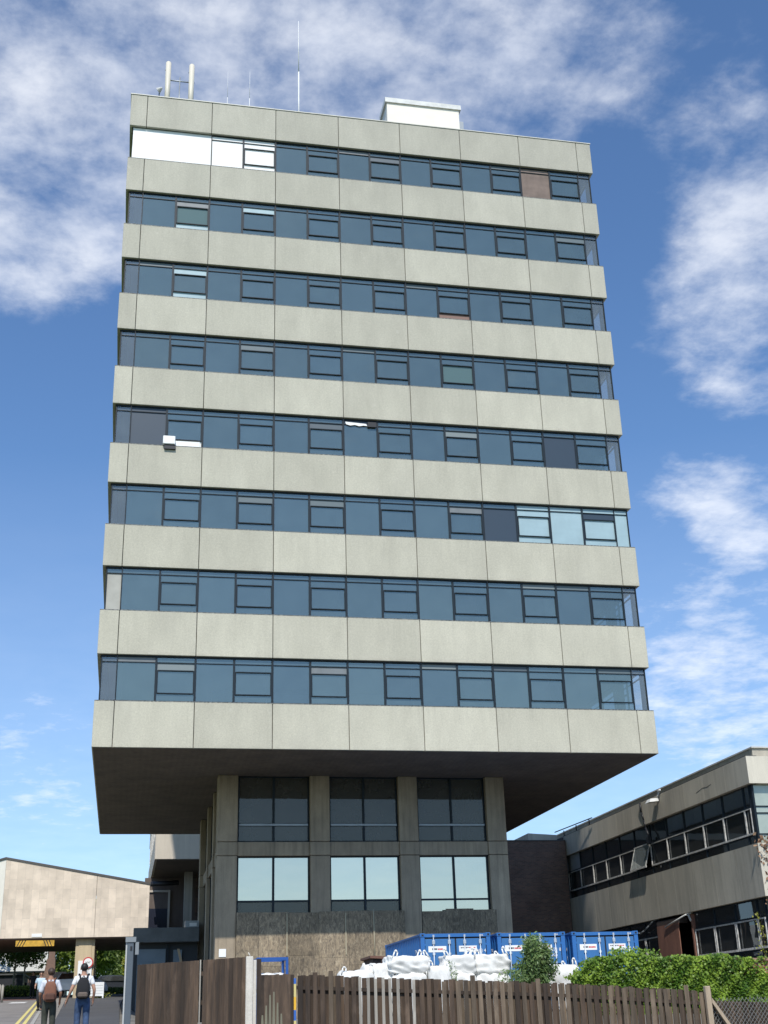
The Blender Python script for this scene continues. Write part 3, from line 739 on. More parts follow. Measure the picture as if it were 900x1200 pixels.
def build_bridge():
    T = thing('bridge_building', 'pale stone clad block spanning the road on a concrete pier at the left edge', 'building', (-12, 44, 3.7))
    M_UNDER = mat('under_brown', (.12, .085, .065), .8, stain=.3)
    YF, YB, XR, XL_, ZB = 38.0, 51.5, -8.21, -17.32, 7.34
    ztop = lambda x: 10.51 + (x - XR) / (XL_ - XR) * (12.17 - 10.51)
    w = MB()
    for (a, b) in ((XL_, -11.58), (-11.56, XR)):
        w.hexa([(a, YF, ZB), (b, YF, ZB), (b, YF + .3, ZB), (a, YF + .3, ZB)], [(a, YF, ztop(a)), (b, YF, ztop(b)), (b, YF + .3, ztop(b)), (a, YF + .3, ztop(a))])
    w.hexa([(XR - .3, YF + .31, ZB), (XR, YF + .31, ZB), (XR, YB, ZB), (XR - .3, YB, ZB)], [(XR - .3, YF + .31, 10.5), (XR, YF + .31, 10.5), (XR, YB, 10.5), (XR - .3, YB, 10.5)])
    w.build('wall', M_STONE, T)
    l = MB(); P0, P1 = (XL_ - .01, YF), (-23, 42.6)
    l.hexa([(P1[0], P1[1], ZB), (P0[0], P0[1], ZB), (P0[0], P0[1] + .3, ZB), (P1[0], P1[1] + .3, ZB)], [(P1[0], P1[1], 11.2), (P0[0], P0[1], 12.17), (P0[0], P0[1] + .3, 12.17), (P1[0], P1[1] + .3, 11.2)], 0)
    l.build('left_wall', mat('sunlit_stone', (.84, .79, .69), .7, stain=.1), T)  # facet's strong sunlight put into a whiter stone colour
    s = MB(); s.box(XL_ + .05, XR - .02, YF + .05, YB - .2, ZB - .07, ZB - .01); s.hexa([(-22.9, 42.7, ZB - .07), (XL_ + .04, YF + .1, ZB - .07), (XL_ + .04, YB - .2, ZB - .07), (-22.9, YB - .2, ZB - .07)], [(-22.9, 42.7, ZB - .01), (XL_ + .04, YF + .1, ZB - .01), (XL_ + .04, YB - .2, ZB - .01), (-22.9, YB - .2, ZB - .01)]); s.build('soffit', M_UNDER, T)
    r = MB(); zt = ztop
    r.hexa([(XL_ - .03, YF - .05, zt(XL_)), (XR + .05, YF - .05, zt(XR)), (XR + .05, YB, zt(XR)), (XL_ - .03, YB, zt(XL_))], [(XL_ - .03, YF - .05, zt(XL_) + .13), (XR + .05, YF - .05, zt(XR) + .13), (XR + .05, YB, zt(XR) + .13), (XL_ - .03, YB, zt(XL_) + .13)])
    r.hexa([(-23.1, 42.5, 11.2), (XL_ - .035, YF - .05, 12.175), (XL_ - .035, YB, 12.175), (-23.1, YB, 11.2)], [(-23.1, 42.5, 11.33), (XL_ - .035, YF - .05, 12.305), (XL_ - .035, YB, 12.305), (-23.1, YB, 11.33)])
    r.build('roof', mat('dark_coping', (.09, .085, .08), .7), T)
    w2 = MB(); w2.box(-22.9, XR - .35, YB - .3, YB, ZB, 10.4); w2.build('rear_wall', M_STONE, T)
    M_PIER = mat_concrete('pier_concrete', (.56, .45, .29), (.48, .38, .25), 1., .15)
    for x, y in ((-12.68, 38.4), (-12.75, 48.5)):
        p = MB(); z0 = gz(x, y) - .3
        p.bbox(x, x + 1.2, y, y + .9, z0, ZB - .075, .03, 0); p.bbox(x + .2, x + 1.0, y - .03, y + .01, z0, ZB - .08, .01, 0, .9)
        p.build('pier', M_PIER, T)
    y_ = MB(); y0 = YF + .06; y_.box(-16.35, -14.0, y0, y0 + .06, 6.85, 7.2, 0)
    for i in range(3):
        for x0, sg in ((-14.52 + i * .17, -1), (-16.3 + i * .17, 1)):
            y_.add([(x0, y0 - .006, 6.85), (x0 + .05, y0 - .006, 6.85), (x0 + .07 + .17 * sg, y0 - .006, 7.2), (x0 + .17 * sg, y0 - .006, 7.2)], [(0, 1, 2, 3)], 1)
    y_.build('height_warning_board', [mat('yellow_paint', (.72, .42, .05), .6, stain=.45, sscale=2.5), M_BLACK], T)
    n = MB(); n.box(-15.41, -14.78, YF - .03, YF - .005, 7.4, 7.6); n.build('name_plate', M_WHITEB, T)
build_bridge()

wb = MB(); wb.bbox(-12.46, -11.6, 38.3, 38.34, 4.96, 5.95, .008)
solo(wb, 'notice_board', M_WHITEB, 'blank white board fixed on the bridge pier under the round sign', 'sign', (-12.0, 38.3, 4.96))
S_ = thing('height_sign', 'round white height limit sign with a red ring on the bridge pier', 'road sign', (-11.85, 38.2, 3.7))
a = MB(); a.bar((-11.85, 38.22, 5.83), (-11.85, 38.25, 5.83), .33, 28); a.build('red_ring', mat('sign_red', (.55, .03, .03), .4), S_)
a = MB(); a.bar((-11.85, 38.205, 5.83), (-11.85, 38.219, 5.83), .26, 28); a.build('white_disc', M_WHITEB, S_)
a = MB(); a.bar((-11.85, 38.27, 3.6), (-11.85, 38.27, 5.8), .03, 8); a.build('pole', M_GREYM, S_)
text_mesh("14'4\"", .18, M_BLACK, 'lettering', S_, Matrix.Translation((-.21, -.003, 5.77 - 3.7)) @ Matrix.Rotation(R(90), 4, 'X'))

def build_entrance():
    T = thing('entrance_block', 'shaded grey entrance with flat canopy against the left side of the tower base', 'building', (-7.6, 18, 1.83))
    f = MB(); f.bbox(-9.28, -6.18, 16, 16.3, 5.58, 6.24, .015); f.box(-9.25, -6.18, 16.31, 21.9, 5.62, 6.2); f.build('canopy', mat('canopy_grey', (.17, .18, .18), .8, stain=.3), T)
    M_DP = mat('door_panel_blue_grey', (.20, .25, .29), .55, stain=.2, sscale=1)
    d = MB(); d.box(-9.05, -7.72, 16.5, 16.56, 1.8, 5.3, 0); d.box(-8.95, -8.3, 16.47, 16.499, 1.9, 4.75, 1); d.box(-7.36, -6.95, 16.5, 16.56, 1.8, 5.25, 0); d.box(-9.25, -6.2, 16.6, 16.7, 1.8, 5.58, 2)
    d.build('door_panel', [M_DP, mat('door_blue_grey', (.17, .215, .25), .5), mat('recess_shade', (.05, .055, .06), .8)], T)  # flat sheet behind the doors, recess shade put into its dark colour
    l = MB(); l.box(-7.66, -7.6, 16.42, 16.5, 1.8, 5.5); l.build('door_post', M_FRAME, T)
build_entrance()
a = MB(); a.hexa([(-6.55, 12.0, 1.85), (-6.4, 12.0, 1.85), (-6.4, 12.1, 1.85), (-6.55, 12.1, 1.85)], [(-7.35, 12.3, 5.05), (-7.25, 12.3, 5.05), (-7.25, 12.38, 5.05), (-7.35, 12.38, 5.05)])
solo(a, 'timber_plank', mat('plank_pale', (.45, .33, .2), .7), 'pale timber plank leaning at a slant beside the tower entrance', 'plank', (-6.5, 12, 1.85))
a = MB(); a.box(-6.85, -6.2, 16.2, 17, 6.25, 6.55, 0); a.box(-6.65, -6.3, 16.18, 16.2, 6.3, 6.45, 1)
solo(a, 'roof_hatch', [M_GREYM, M_WHITEB], 'small grey box on top of the entrance canopy', 'hatch', (-6.5, 16.6, 6.24))

# ================================================================== CONTAINERS
M_BLUE = mat('container_blue', (.045, .165, .39), .42, stain=.12, sscale=1.2, fine=.05, fscale=8)
M_BLUED = mat('container_blue_side', (.03, .15, .42), .45, stain=.12, sscale=1.2)
M_GALV = mat('bar_galvanised', (.50, .54, .58), .4, metal=.3)
M_RUBBER = mat('door_gasket', (.02, .02, .022), .7)
M_RED = mat('print_red', (.6, .06, .05), .5)
M_PRINTB = mat('print_black', (.05, .05, .06), .5)
def build_container(x0, y0, label, digits):
    Wd, Hh, Ln = 2.438, 2.591, 6.058; z0 = 1.83
    T = thing('shipping_container', label, 'container', (x0 + Wd / 2, y0 + Ln / 2, z0), 'blue shipping containers in the yard')
    x1, y1, z1 = x0 + Wd, y0 + Ln, z0 + Hh
    f = MB(); c = .16
    for x in (x0, x1 - c):
        for y in (y0, y1 - c):
            f.box(x + .01, x + c - .01, y + .01, y + c - .01, z0 + .12, z1 - .12)
            for z in (z0, z1 - .12): f.bbox(x - .004, x + c + .004, y - .004, y + c + .004, z, z + .12, .01); 
            for z in (z0, z1 - .12): f.add([(x + .045, y - .006, z + .03), (x + .115, y - .006, z + .03), (x + .115, y - .006, z + .09), (x + .045, y - .006, z + .09)], [(0, 1, 2, 3)], 1)
    for y in (y0, y1 - .1):
        for z, h in ((z0 + .005, .1), (z1 - .125, .11)): f.box(x0 + c, x1 - c, y + .01, y + .1, z, z + h)
    for x in (x0 + .01, x1 - .09):
        for z, h in ((z0 + .01, .1), (z1 - .07, .06)): f.box(x, x + .08, y0 + c, y1 - c, z, z + h)
    f.build('frame', [M_BLUED, M_BLACK], T)
    s = MB()
    for side in (0, 1):
        pts = []; y = y0 + c
        X = x0 if side == 0 else x1; sg = 1 if side == 0 else -1
        while y < y1 - c:
            pts += [(X + sg * .02, y), (X + sg * .02, y + .07), (X + sg * .056, y + .14), (X + sg * .056, y + .21)]; y += .28
        pts = [p for p in pts if p[1] <= y1 - c] + [(X + sg * .02, y1 - c)]
        for (a, b), (c_, d) in zip(pts[:-1], pts[1:]): s.quad([(a, b, z0 + .1), (c_, d, z0 + .1), (c_, d, z1 - .06), (a, b, z1 - .06)], 0, .5)
    s.box(x0 + .07, x1 - .07, y1 - .08, y1 - .04, z0 + .1, z1 - .1)
    s.build('side_panel', M_BLUED, T)
    r = MB(); r.box(x0 + .07, x1 - .07, y0 + .1, y1 - .1, z1 - .06, z1 - .02)
    r.build('roof', M_BLUED, T)
    mid = (x0 + x1) / 2
    for k, (a, b) in enumerate(((x0 + .15, mid - .006), (mid + .006, x1 - .15))):
        d = MB(); yd = y0 + .045
        d.box(a, b, yd, yd + .04, z0 + .13, z1 - .15, 1)
        for (za, zb) in ((z0 + .17, z0 + .80), (z0 + .87, z0 + 1.50), (z0 + 1.57, z1 - .18)):
            d.bbox(a + .018, b - .018, yd - .02, yd + .005, za, zb, .012, 0)
        dr = d.build('door', [M_BLUE, M_RUBBER], T)
        for x in (a + .30, b - .22):
            l = MB(); l.bar((x, yd - .05, z0 + .05), (x, yd - .05, z1 - .06), .019, 8)
            for z in (z0 + .28, z0 + 1.1, z0 + 1.9): l.box(x - .045, x + .045, yd - .062, yd - .02, z, z + .07)
            l.bbox(x - .05, x + .05, yd - .08, yd - .03, z1 - .36, z1 - .22, .015); l.box(x - .03, x + .03, yd - .07, yd - .01, z1 - .13, z1 - .05)
            l.bar((x, yd - .07, z0 + 1.05), (x + .3, yd - .07, z0 + 1.02), .014, 6)
            l.build('locking_bar', M_GALV, dr)
        # hinges
        hx = a - .02 if k == 0 else b + .02
        hg = MB()
        for z in (z0 + .3, z0 + .95, z0 + 1.6, z0 + 2.2): hg.box(hx - .05, hx + .05, yd - .03, yd - .004, z, z + .06)
        hg.build('hinge', M_BLUED, dr)
        pl = MB(); px0 = a + .12 if k == 0 else a + .10
        pl.box(px0, px0 + .62, yd - .026, yd - .0205, z1 - .60, z1 - .41, 0)
        if k == 0:
            for i, w_ in enumerate((.03, .05, .035, .04)): pl.box(px0 + .13 + i * .045, px0 + .13 + i * .045 + w_, yd - .029, yd - .027, z1 - .53, z1 - .475, 2)
            for i in range(5): pl.box(px0 + .33 + i * .05, px0 + .37 + i * .05, yd - .029, yd - .027, z1 - .535, z1 - .48, 1)
        else:
            for i in range(9): pl.box(px0 + .06 + i * .058, px0 + .10 + i * .058, yd - .029, yd - .027, z1 - .49, z1 - .455, 1 if i > 4 else 2)
        pl.build('name_label', [M_WHITEB, M_RED, M_PRINTB], dr)
        if k == 1:
            RX = Matrix.Rotation(R(90), 4, 'X'); o = ORG[T.name]
            text_mesh(digits[0], .15, M_WHITEB, 'lettering', dr, Matrix.Translation((b - .52 - o.x, yd - .03 - o.y, z1 - .62 - z0)) @ RX)
            text_mesh(digits[1], .14, M_WHITEB, 'lettering', dr, Matrix.Translation((b - .46 - o.x, yd - .03 - o.y, z1 - .79 - z0)) @ RX)
            text_mesh(digits[2], .12, M_WHITEB, 'lettering', dr, Matrix.Translation((b - .42 - o.x, yd - .03 - o.y, z1 - 1.25 - z0)) @ RX)
            text_mesh('8ft6', .085, M_WHITEB, 'lettering', dr, Matrix.Translation((b - .24 - o.x, y0 - .0 - o.y, z1 - .105 - z0)) @ RX)
    o = ORG[T.name]
    Rz = Matrix.Rotation(R(-90), 4, 'Z') @ Matrix.Rotation(R(90), 4, 'X')
    text_mesh('T14', .2, M_WHITEB, 'side_lettering', T, Matrix.Translation((x0 + .012 - o.x, y0 + .95 - o.y, z1 - .62 - z0)) @ Rz)
    text_mesh('1', .2, M_WHITEB, 'side_lettering', T, Matrix.Translation((x0 + .012 - o.x, y0 + .72 - o.y, z1 - .90 - z0)) @ Rz)
    return T
build_container(0.0, -4.47, 'blue shipping container whose long corrugated side shows, nearest the brown boarding', ('20263 4', '22G1', '24000'))
build_container(2.74, -4.2, 'blue shipping container standing partly behind the leafy shrub', ('20271 8', '22G1', '24335'))
build_container(5.47, -4.05, 'blue shipping container standing behind the ivy covered wall', ('20258 4', '22G1', '24335'))

# ================================================================== YARD THINGS
M_BAG = mat('bag_white', (.80, .79, .75), .75, stain=.22, sscale=2.5, fine=.05, fscale=14, bmp=.6)
M_BAGD = mat('bag_seam', (.42, .36, .28), .8)
def bag(cx, cy, z0, w, d, h, label, seed, ears=True, slump=.07, rot=0., name='builders_bag', group='white builders bags behind the fence'):
    rnd = random.Random(seed)
    bm = bmesh.new(); bmesh.ops.create_cube(bm, size=1); bmesh.ops.subdivide_edges(bm, edges=bm.edges[:], cuts=15, use_grid_fill=True)
    ph = [rnd.uniform(0, 6.28) for _ in range(12)]
    for v in bm.verts:
        x, y, z = v.co * 2
        n = (abs(x) ** 8 + abs(y) ** 8 + abs(z) ** 9) ** (1 / 8.3); s = 1 / max(n, .001) if n > 1 else 1
        x, y, z = x * s, y * s, z * s
        bul = 1 + slump * (1 - z * z) * .9
        fx = x * bul + .05 * math.sin(3.1 * z + ph[0] + 2 * y); fy = y * bul + .05 * math.sin(2.7 * z + ph[1] + 2.3 * x)
        fz = z
        if z > .3:
            edge = max(abs(x), abs(y))
            fz += (.14 * edge ** 3 + .08 * math.sin(2.4 * x + ph[2]) * math.cos(2.1 * y + ph[3]) + .07 * math.sin(6 * x + ph[4]) * math.sin(5 * y + ph[5])) * (z - .3) / .7 * (.5 / max(h, .3))
        cr = .025 * math.sin(9 * x + 7 * z + ph[6]) + .02 * math.sin(11 * y - 8 * z + ph[7]) + .015 * math.sin(17 * (x + y) + 5 * z + ph[8])
        cr += .022 * (abs(math.sin(5 * x + 4 * z + ph[9])) ** 3 - .4) + .018 * (abs(math.sin(6.5 * y - 5 * z + 3 * x + ph[10])) ** 4 - .3)
        v.co = (fx * w / 2 * (1 + cr), fy * d / 2 * (1 + cr), (fz + 1) * h / 2 + cr * .3)
    T = thing(name, label, 'bag', (cx, cy, z0), group); T.rotation_euler.z = rot
    me = bpy.data.meshes.new('sack'); bm.to_mesh(me); bm.free(); me.materials.append(M_BAG)
    me.polygons.foreach_set('use_smooth', [True] * len(me.polygons))
    o = bpy.data.objects.new('sack', me); COL.objects.link(o); o.parent = T
    if ears:
        for sx, sy in ((-1, -1), (1, -1), (1, 1)):
            e = MB(); bx, by = sx * w * .42, sy * d * .42; hh = rnd.uniform(.10, .24); lean = rnd.uniform(-.1, .1)
            e.tube([(bx - .05, by, h * .93), (bx - .04 + lean, by, h + hh * .7), (bx + lean, by, h + hh), (bx + .05 + lean, by, h + hh * .6), (bx + .07, by, h * .93)], .022, 5)
            e.build('lifting_loop', M_BAG, T, org=Vector((0, 0, 0)))
    return T
G0 = 1.83
bags = [  # x, y, z0, w, d, h, label
    (-3.25, -10.2, G0, .95, .95, 1.22, 'low slumped white bag at the left end of the bag row', 0, True),
    (-2.55, -9.9, G0, .85, .95, 1.40, 'rounded white bag in front of the brown timber crate', 0, False),
    (-1.72, -10.1, G0, 1.0, 1.0, 1.12, 'lower white bag under the sloping one, left of the twin stacks', 0, True),
    (-1.72, -10.1, G0 + 1.10, 1.16, .95, .48, 'sloping white bag lying on top, first big one right of the brown crate', .10, True),
    (-.86, -10.3, G0, .62, .8, 1.30, 'narrow crumpled white bag wedged between two stacks', 0, True),
    (-.17, -9.9, G0, .92, .95, 1.1, 'lower white bag of the left twin stack', 0, False),
    (-.17, -9.9, G0 + 1.04, .90, .9, .54, 'square topped white bag crowning the left twin stack', 0, True),
    (.80, -9.8, G0, .98, .95, 1.1, 'lower white bag of the right twin stack next to the shrub', 0, False),
    (.80, -9.8, G0 + 1.04, 1.04, .92, .56, 'square topped white bag crowning the right twin stack beside the shrub', 0, True),
    (2.85, -9.8, G0, 1.1, 1.0, 1.28, 'white bag with pricked corners between the shrub and the ivy wall', 0, True),
]
for i, b in enumerate(bags): bag(b[0], b[1], b[2], b[3], b[4], b[5], b[6], 40 + i, b[8], rot=b[7])

bc = thing('timber_crate', 'brown boarded timber store with a lid behind the white bags', 'crate', (-1.5, -7.2, G0))
a = MB()
for i in range(8): z = G0 + .02 + i * .21; a.box(-2.05, -.75, -8.0, -7.96, z, z + .2, 0); a.box(-2.3, -2.051, -8.0 + .0, -7.97, z, z + .2, 1); a.box(-2.3, -2.27, -7.96, -6.5, z, z + .2, 1); a.box(-.78, -.75, -7.95, -6.5, z, z + .2, 0)
a.box(-2.3, -.75, -6.5, -6.46, G0, G0 + 1.69, 0)
a.build('boards', [mat('crate_red_brown', (.25, .105, .06), .7, var=.2), mat('crate_dark', (.045, .03, .027), .8)], bc)
a = MB(); a.hexa([(-2.4, -8.1, 3.50), (-.65, -8.1, 3.40), (-.65, -6.4, 3.40), (-2.4, -6.4, 3.50)], [(-2.4, -8.1, 3.57), (-.65, -8.1, 3.47), (-.65, -6.4, 3.47), (-2.4, -6.4, 3.57)]); a.build('lid', mat('crate_lid', (.16, .075, .05), .7), bc)

bf = thing('steel_stillage', 'blue steel frame standing open behind the fence near the white post', 'stillage', (-6.2, -15.6, gz(-6.2, -15.6)))
a = MB(); zb = gz(-6.2, -15.6)
for x in (-6.62, -5.93):
    for y in (-16, -15.2): a.box(x, x + .06, y, y + .06, zb, 3.12)
for y in (-16, -15.2): a.box(-6.62, -5.87, y + .002, y + .058, 3.12, 3.18); a.box(-6.56, -5.93, y, y + .06, zb + .2, zb + .26)
for x in (-6.62, -5.93): a.box(x + .002, x + .058, -15.94, -15.2, 3.121, 3.179)
a.build('frame', mat('blue_steel', (.02, .09, .33), .4), bf)
bag(-6.22, -15.55, zb + .27, .6, .6, 1.1, 'white printed bag standing inside the blue steel stillage', 77, False)

# ------------------------------------------------------------------ fences
M_FDARK = mat_wood('fence_brown', (.095, .062, .040), (.030, .021, .015), .5)
M_FPALE = mat_wood('fence_silvered', (.36, .33, .28), (.22, .2, .17), .15)
M_FMID = mat_wood('fence_weathered', (.155, .115, .078), (.058, .043, .030), .5)
M_POSTW = mat_concrete('post_concrete', (.66, .62, .54), (.5, .46, .4), 2, .2)
FY = -20.0
f1 = thing('closeboard_fence', 'tall dark closeboard fence between the grey steel post and white post', 'fence', (-8.4, FY, gz(-8.4, FY)))
a = MB(); x = -9.44
while x < -7.27:
    t = (x + 9.44) / 2.19; zt = 2.885 + .11 * t; w_ = .10
    if abs(x + 8.24) < .044: a.box(x + .02, x + .045, FY - .035, FY + .0, gz(x, FY) - .05, zt + .01, 1)
    else: a.add([(x, FY, gz(x, FY) - .05), (x + w_ - .006, FY + .003, gz(x, FY) - .05), (x + w_ - .006, FY + .003, zt + random.uniform(-.008, .008)), (x, FY, zt), (x, FY - .022, gz(x, FY) - .05), (x + w_ - .006, FY - .008, gz(x, FY) - .05), (x + w_ - .006, FY - .008, zt), (x, FY - .022, zt)], [(4, 5, 6, 7), (1, 0, 3, 2), (0, 4, 7, 3), (5, 1, 2, 6), (3, 7, 6, 2)], 0)
    x += w_ - .012
a.build('boards', [M_FDARK, M_FPALE], f1)
a = MB()
for z in (1.5, 2.1, 2.65): a.box(-9.44, -7.28, FY + .01, FY + .08, z, z + .08)
a.build('rail', M_FDARK, f1)
sp = thing('steel_gate_post', 'tall blue grey steel gate post at the left end of the fence', 'post', (-9.6, FY, gz(-9.6, FY)))
a = MB(); a.bbox(-9.66, -9.53, FY - .05, FY + .1, gz(-9.6, FY) - .1, 3.4, .01, 0); a.box(-9.69, -9.661, FY - .03, FY + .07, gz(-9.6, FY), 3.38, 1); a.build('shaft', [mat('post_blue_grey', (.09, .11, .13), .5), mat('post_sunlit_edge', (.45, .46, .45), .6)], sp)  # left edge strip: sunlight painted on as a pale colour
a = MB(); a.box(-9.70, -9.49, FY - .07, FY - .052, 3.32, 3.42); a.box(-9.5, -9.43, FY - .055, FY + .02, 3.08, 3.32); a.box(-9.6, -9.56, FY - .06, FY - .051, 3.16, 3.24, 1); a.build('bracket', [mat('bracket_grey', (.22, .24, .25), .5), M_BLACK], sp)
cp = MB(); cp.bbox(-7.25, -7.10, FY - .08, FY + .06, gz(-7.2, FY) - .1, 3.0, .012); cp.bbox(-7.10, -7.03, FY - .05, FY + .05, gz(-7.2, FY) - .1, 2.93, .01)
cp.bar((-7.16, FY - .02, 3.0), (-7.2, FY - .02, 3.08), .012, 5)
solo(cp, 'concrete_post', M_POSTW, 'chalky white concrete post between the two dark fence panels', 'post', (-7.15, FY, gz(-7.2, FY)))
f2 = thing('gate_panel', 'short dark slatted gate with a bare triangular patch', 'gate', (-6.6, FY, gz(-6.6, FY)))
a = MB(); x = -7.02; zg = gz(-6.6, FY)
while x < -6.30:
    a.box(x, x + .0765, FY - .02, FY, zg + .05, 2.64 + random.uniform(-.01, .01), 0); x += .077
for z in (zg + .3, 2.3): a.box(-7.02, -6.27, FY + .001, FY + .05, z, z + .08)
a.box(-7.02, -6.93, FY - .021, FY + .02, 2.64, 2.95, 0)
a.build('slats', M_FDARK, f2)
a = MB(); 
for i, hh in enumerate((.12, .3, .50, .56, .35, .14)): x = -6.93 + i * .077; a.hexa([(x, FY - .03, 1.62), (x + .06, FY - .03, 1.62), (x + .06, FY - .021, 1.62), (x, FY - .021, 1.62)], [(x + .015, FY - .03, 1.75 + hh), (x + .045, FY - .03, 1.75 + hh), (x + .045, FY - .021, 1.75 + hh), (x + .015, FY - .021, 1.75 + hh)])
a.build('bare_patch', mat_wood('bare_wood', (.20, .19, .13), (.12, .11, .08), .2), f2)
pp = MB(); xs = -6.26; 
for z0, z1, m in ((gz(-6.2, FY), 1.75, 0), (1.75, 1.95, 2), (1.95, 2.2, 1), (2.2, 2.45, 0), (2.45, 2.56, 2)): pp.box(xs, xs + .045, FY - .06, FY - .02, z0, z1 - .001, m)
solo(pp, 'painted_pole', [mat('pole_yellow_pale', (.6, .5, .2), .6), mat('pole_yellow', (.75, .42, .03), .5), mat('pole_blue', (.03, .12, .42), .5)], 'thin pole painted yellow and blue at the gate edge', 'pole', (-6.25, FY, gz(-6.2, FY)))
# swap colours so the pole reads pale, yellow over blue
f3 = thing('picket_fence', 'long weathered hit and miss timber fence along the yard', 'fence', (-1.7, FY, gz(-1.7, FY)))
def ftop(x):
    pts = [(-6.3, 2.62), (-3.44, 2.47), (-.63, 2.34), (2.85, 2.08)]
    for (a_, b_), (c_, d_) in zip(pts[:-1], pts[1:]):
        if x <= c_: return b_ + (d_ - b_) * (x - a_) / (c_ - a_)
    return 2.08
a = MB(); x = -6.18; i = 0
pale = {8, 9, 10, 11, 12, 13, 15}
while x < 2.80:
    zb = gz(x, FY) - .02; zt = ftop(x) + random.uniform(-.03, .022); w_ = .098 + random.uniform(-.006, .006)
    if random.random() < .05: zt += .09
    w_ = .06 if i in pale else w_
    mi = 1 if i in pale or random.random() < .03 else (2 if random.random() < (.75 if x > -3.2 else .2) else 0)
    lean = random.gauss(0, .009); y_o = random.gauss(0, .005)
    a.hexa([(x, FY - .05, zb), (x + w_, FY - .05, zb), (x + w_, FY - .03, zb), (x, FY - .03, zb)], [(x + lean, FY - .05, zt), (x + w_ + lean, FY - .05, zt), (x + w_ + lean, FY - .03, zt), (x + lean, FY - .03, zt)], mi)
    zt2 = ftop(x) - .0 + random.uniform(-.02, .02); xb = x + .08
    a.box(xb, xb + .098, FY + .03, FY + .05, zb, zt2, 0 if mi != 2 else (2 if random.random() < .6 else 0))
    x += .160; i += 1
a.build('boards', [M_FDARK, M_FPALE, M_FMID], f3)
a = MB()
for off, h in ((-.2, .07), (-.95, .07), (-1.5, .07)):
    x = -6.2
    while x < 2.7:
        z0, z1 = ftop(x) + off, ftop(x + 1.8) + off
        a.hexa([(x, FY - .028, z0 - h), (x + 1.79, FY - .028, z1 - h), (x + 1.79, FY + .028, z1 - h), (x, FY + .028, z0 - h)], [(x, FY - .028, z0), (x + 1.79, FY - .028, z1), (x + 1.79, FY + .028, z1), (x, FY + .028, z0)]); x += 1.8
a.build('rail', M_FDARK, f3)
fp = thing('timber_post', 'pale timber post with a slanting brace at the right fence end', 'post', (2.85, FY, gz(2.85, FY)))
a = MB(); M_TAN = mat_wood('post_tan', (.46, .36, .25), (.32, .25, .18), .1)
a.bbox(2.74, 2.86, FY - .17, FY - .055, gz(2.8, FY) - .1, 2.2, .01); a.build('shaft', M_TAN, fp)
a = MB(); a.hexa([(3.5, FY - .15, .9), (3.6, FY - .15, .9), (3.6, FY - .07, .9), (3.5, FY - .07, .9)], [(2.87, FY - .15, 1.86), (2.88, FY - .15, 1.96), (2.88, FY - .07, 1.96), (2.87, FY - .07, 1.86)]); a.build('brace', M_TAN, fp)
f4 = thing('mesh_faced_fence', 'dark board fence faced with diamond wire mesh at the right edge', 'fence', (5, FY, gz(5, FY)))
a = MB(); x = 2.9
while x < 9:
    zt = 1.90 - .05 * (x - 2.9); a.box(x, x + .09, FY, FY + .02, gz(x, FY), zt, 0); a.box(x + .075, x + .16, FY + .05, FY + .07, gz(x, FY), zt, 0); x += .15
a.box(2.9, 9, FY + .021, FY + .049, 1.4, 1.47); a.build('boards', M_FDARK, f4)
a = MB(); x = 2.0
while x < 9:
    for s_ in (1, -1):
        p = [(x if s_ > 0 else x + 1.1, FY - .06 - .004 * s_, .6), (x + 1.1 if s_ > 0 else x, FY - .06 - .004 * s_, 1.95)]
        p0, p1 = Vector(p[0]), Vector(p[1])
        if min(p0.x, p1.x) < 2.9:
            t = (2.9 - p0.x) / (p1.x - p0.x)
            if t < 0 or t > 1: continue
            q = p0.lerp(p1, t)
            if s_ > 0: p0 = q
            else: p1 = q
        a.bar(p0, p1, .0045, 4, 0, None, None, False)
    x += .09
a.build('wire_mesh', mat('wire', (.20, .20, .19), .6), f4)

# ------------------------------------------------------------------ leaves
def leaves(pts, nrm_up, size, asp, name, mtl, parent=None, org=None, jitter=.9, varf=None):
    n = len(pts); P = np.array(pts, float)
    d = RNG.normal(size=(n, 3)); d /= np.linalg.norm(d, axis=1)[:, None]
    nn = RNG.normal(size=(n, 3)) * jitter + np.array(nrm_up); nn /= np.linalg.norm(nn, axis=1)[:, None]
    t = d - (d * nn).sum(1)[:, None] * nn; t /= np.linalg.norm(t, axis=1)[:, None] + 1e-9
    b = np.cross(nn, t); s = size * RNG.uniform(.6, 1.3, n)[:, None]
    V = np.concatenate([P - t * s, P + b * s * asp + nn * s * .12, P + t * s, P - b * s * asp + nn * s * .12], 1).reshape(-1, 3)
    if org is not None: V = V - np.array(org)
    me = bpy.data.meshes.new(name); me.vertices.add(4 * n); me.vertices.foreach_set('co', V.ravel())
    me.loops.add(4 * n); me.loops.foreach_set('vertex_index', np.arange(4 * n)); me.polygons.add(n)
    me.polygons.foreach_set('loop_start', np.arange(n) * 4); me.polygons.foreach_set('loop_total', np.full(n, 4)) if False else None
    me.update(calc_edges=True); me.materials.append(mtl)
    at = me.attributes.new('var', 'FLOAT', 'FACE')
    vv = RNG.uniform(0, 1, n) if varf is None else np.clip(varf(P) + RNG.uniform(-.3, .3, n), 0, 1)
    at.data.foreach_set('value', vv)
    o = bpy.data.objects.new(name, me); COL.objects.link(o)
    if parent: o.parent = parent
    return o

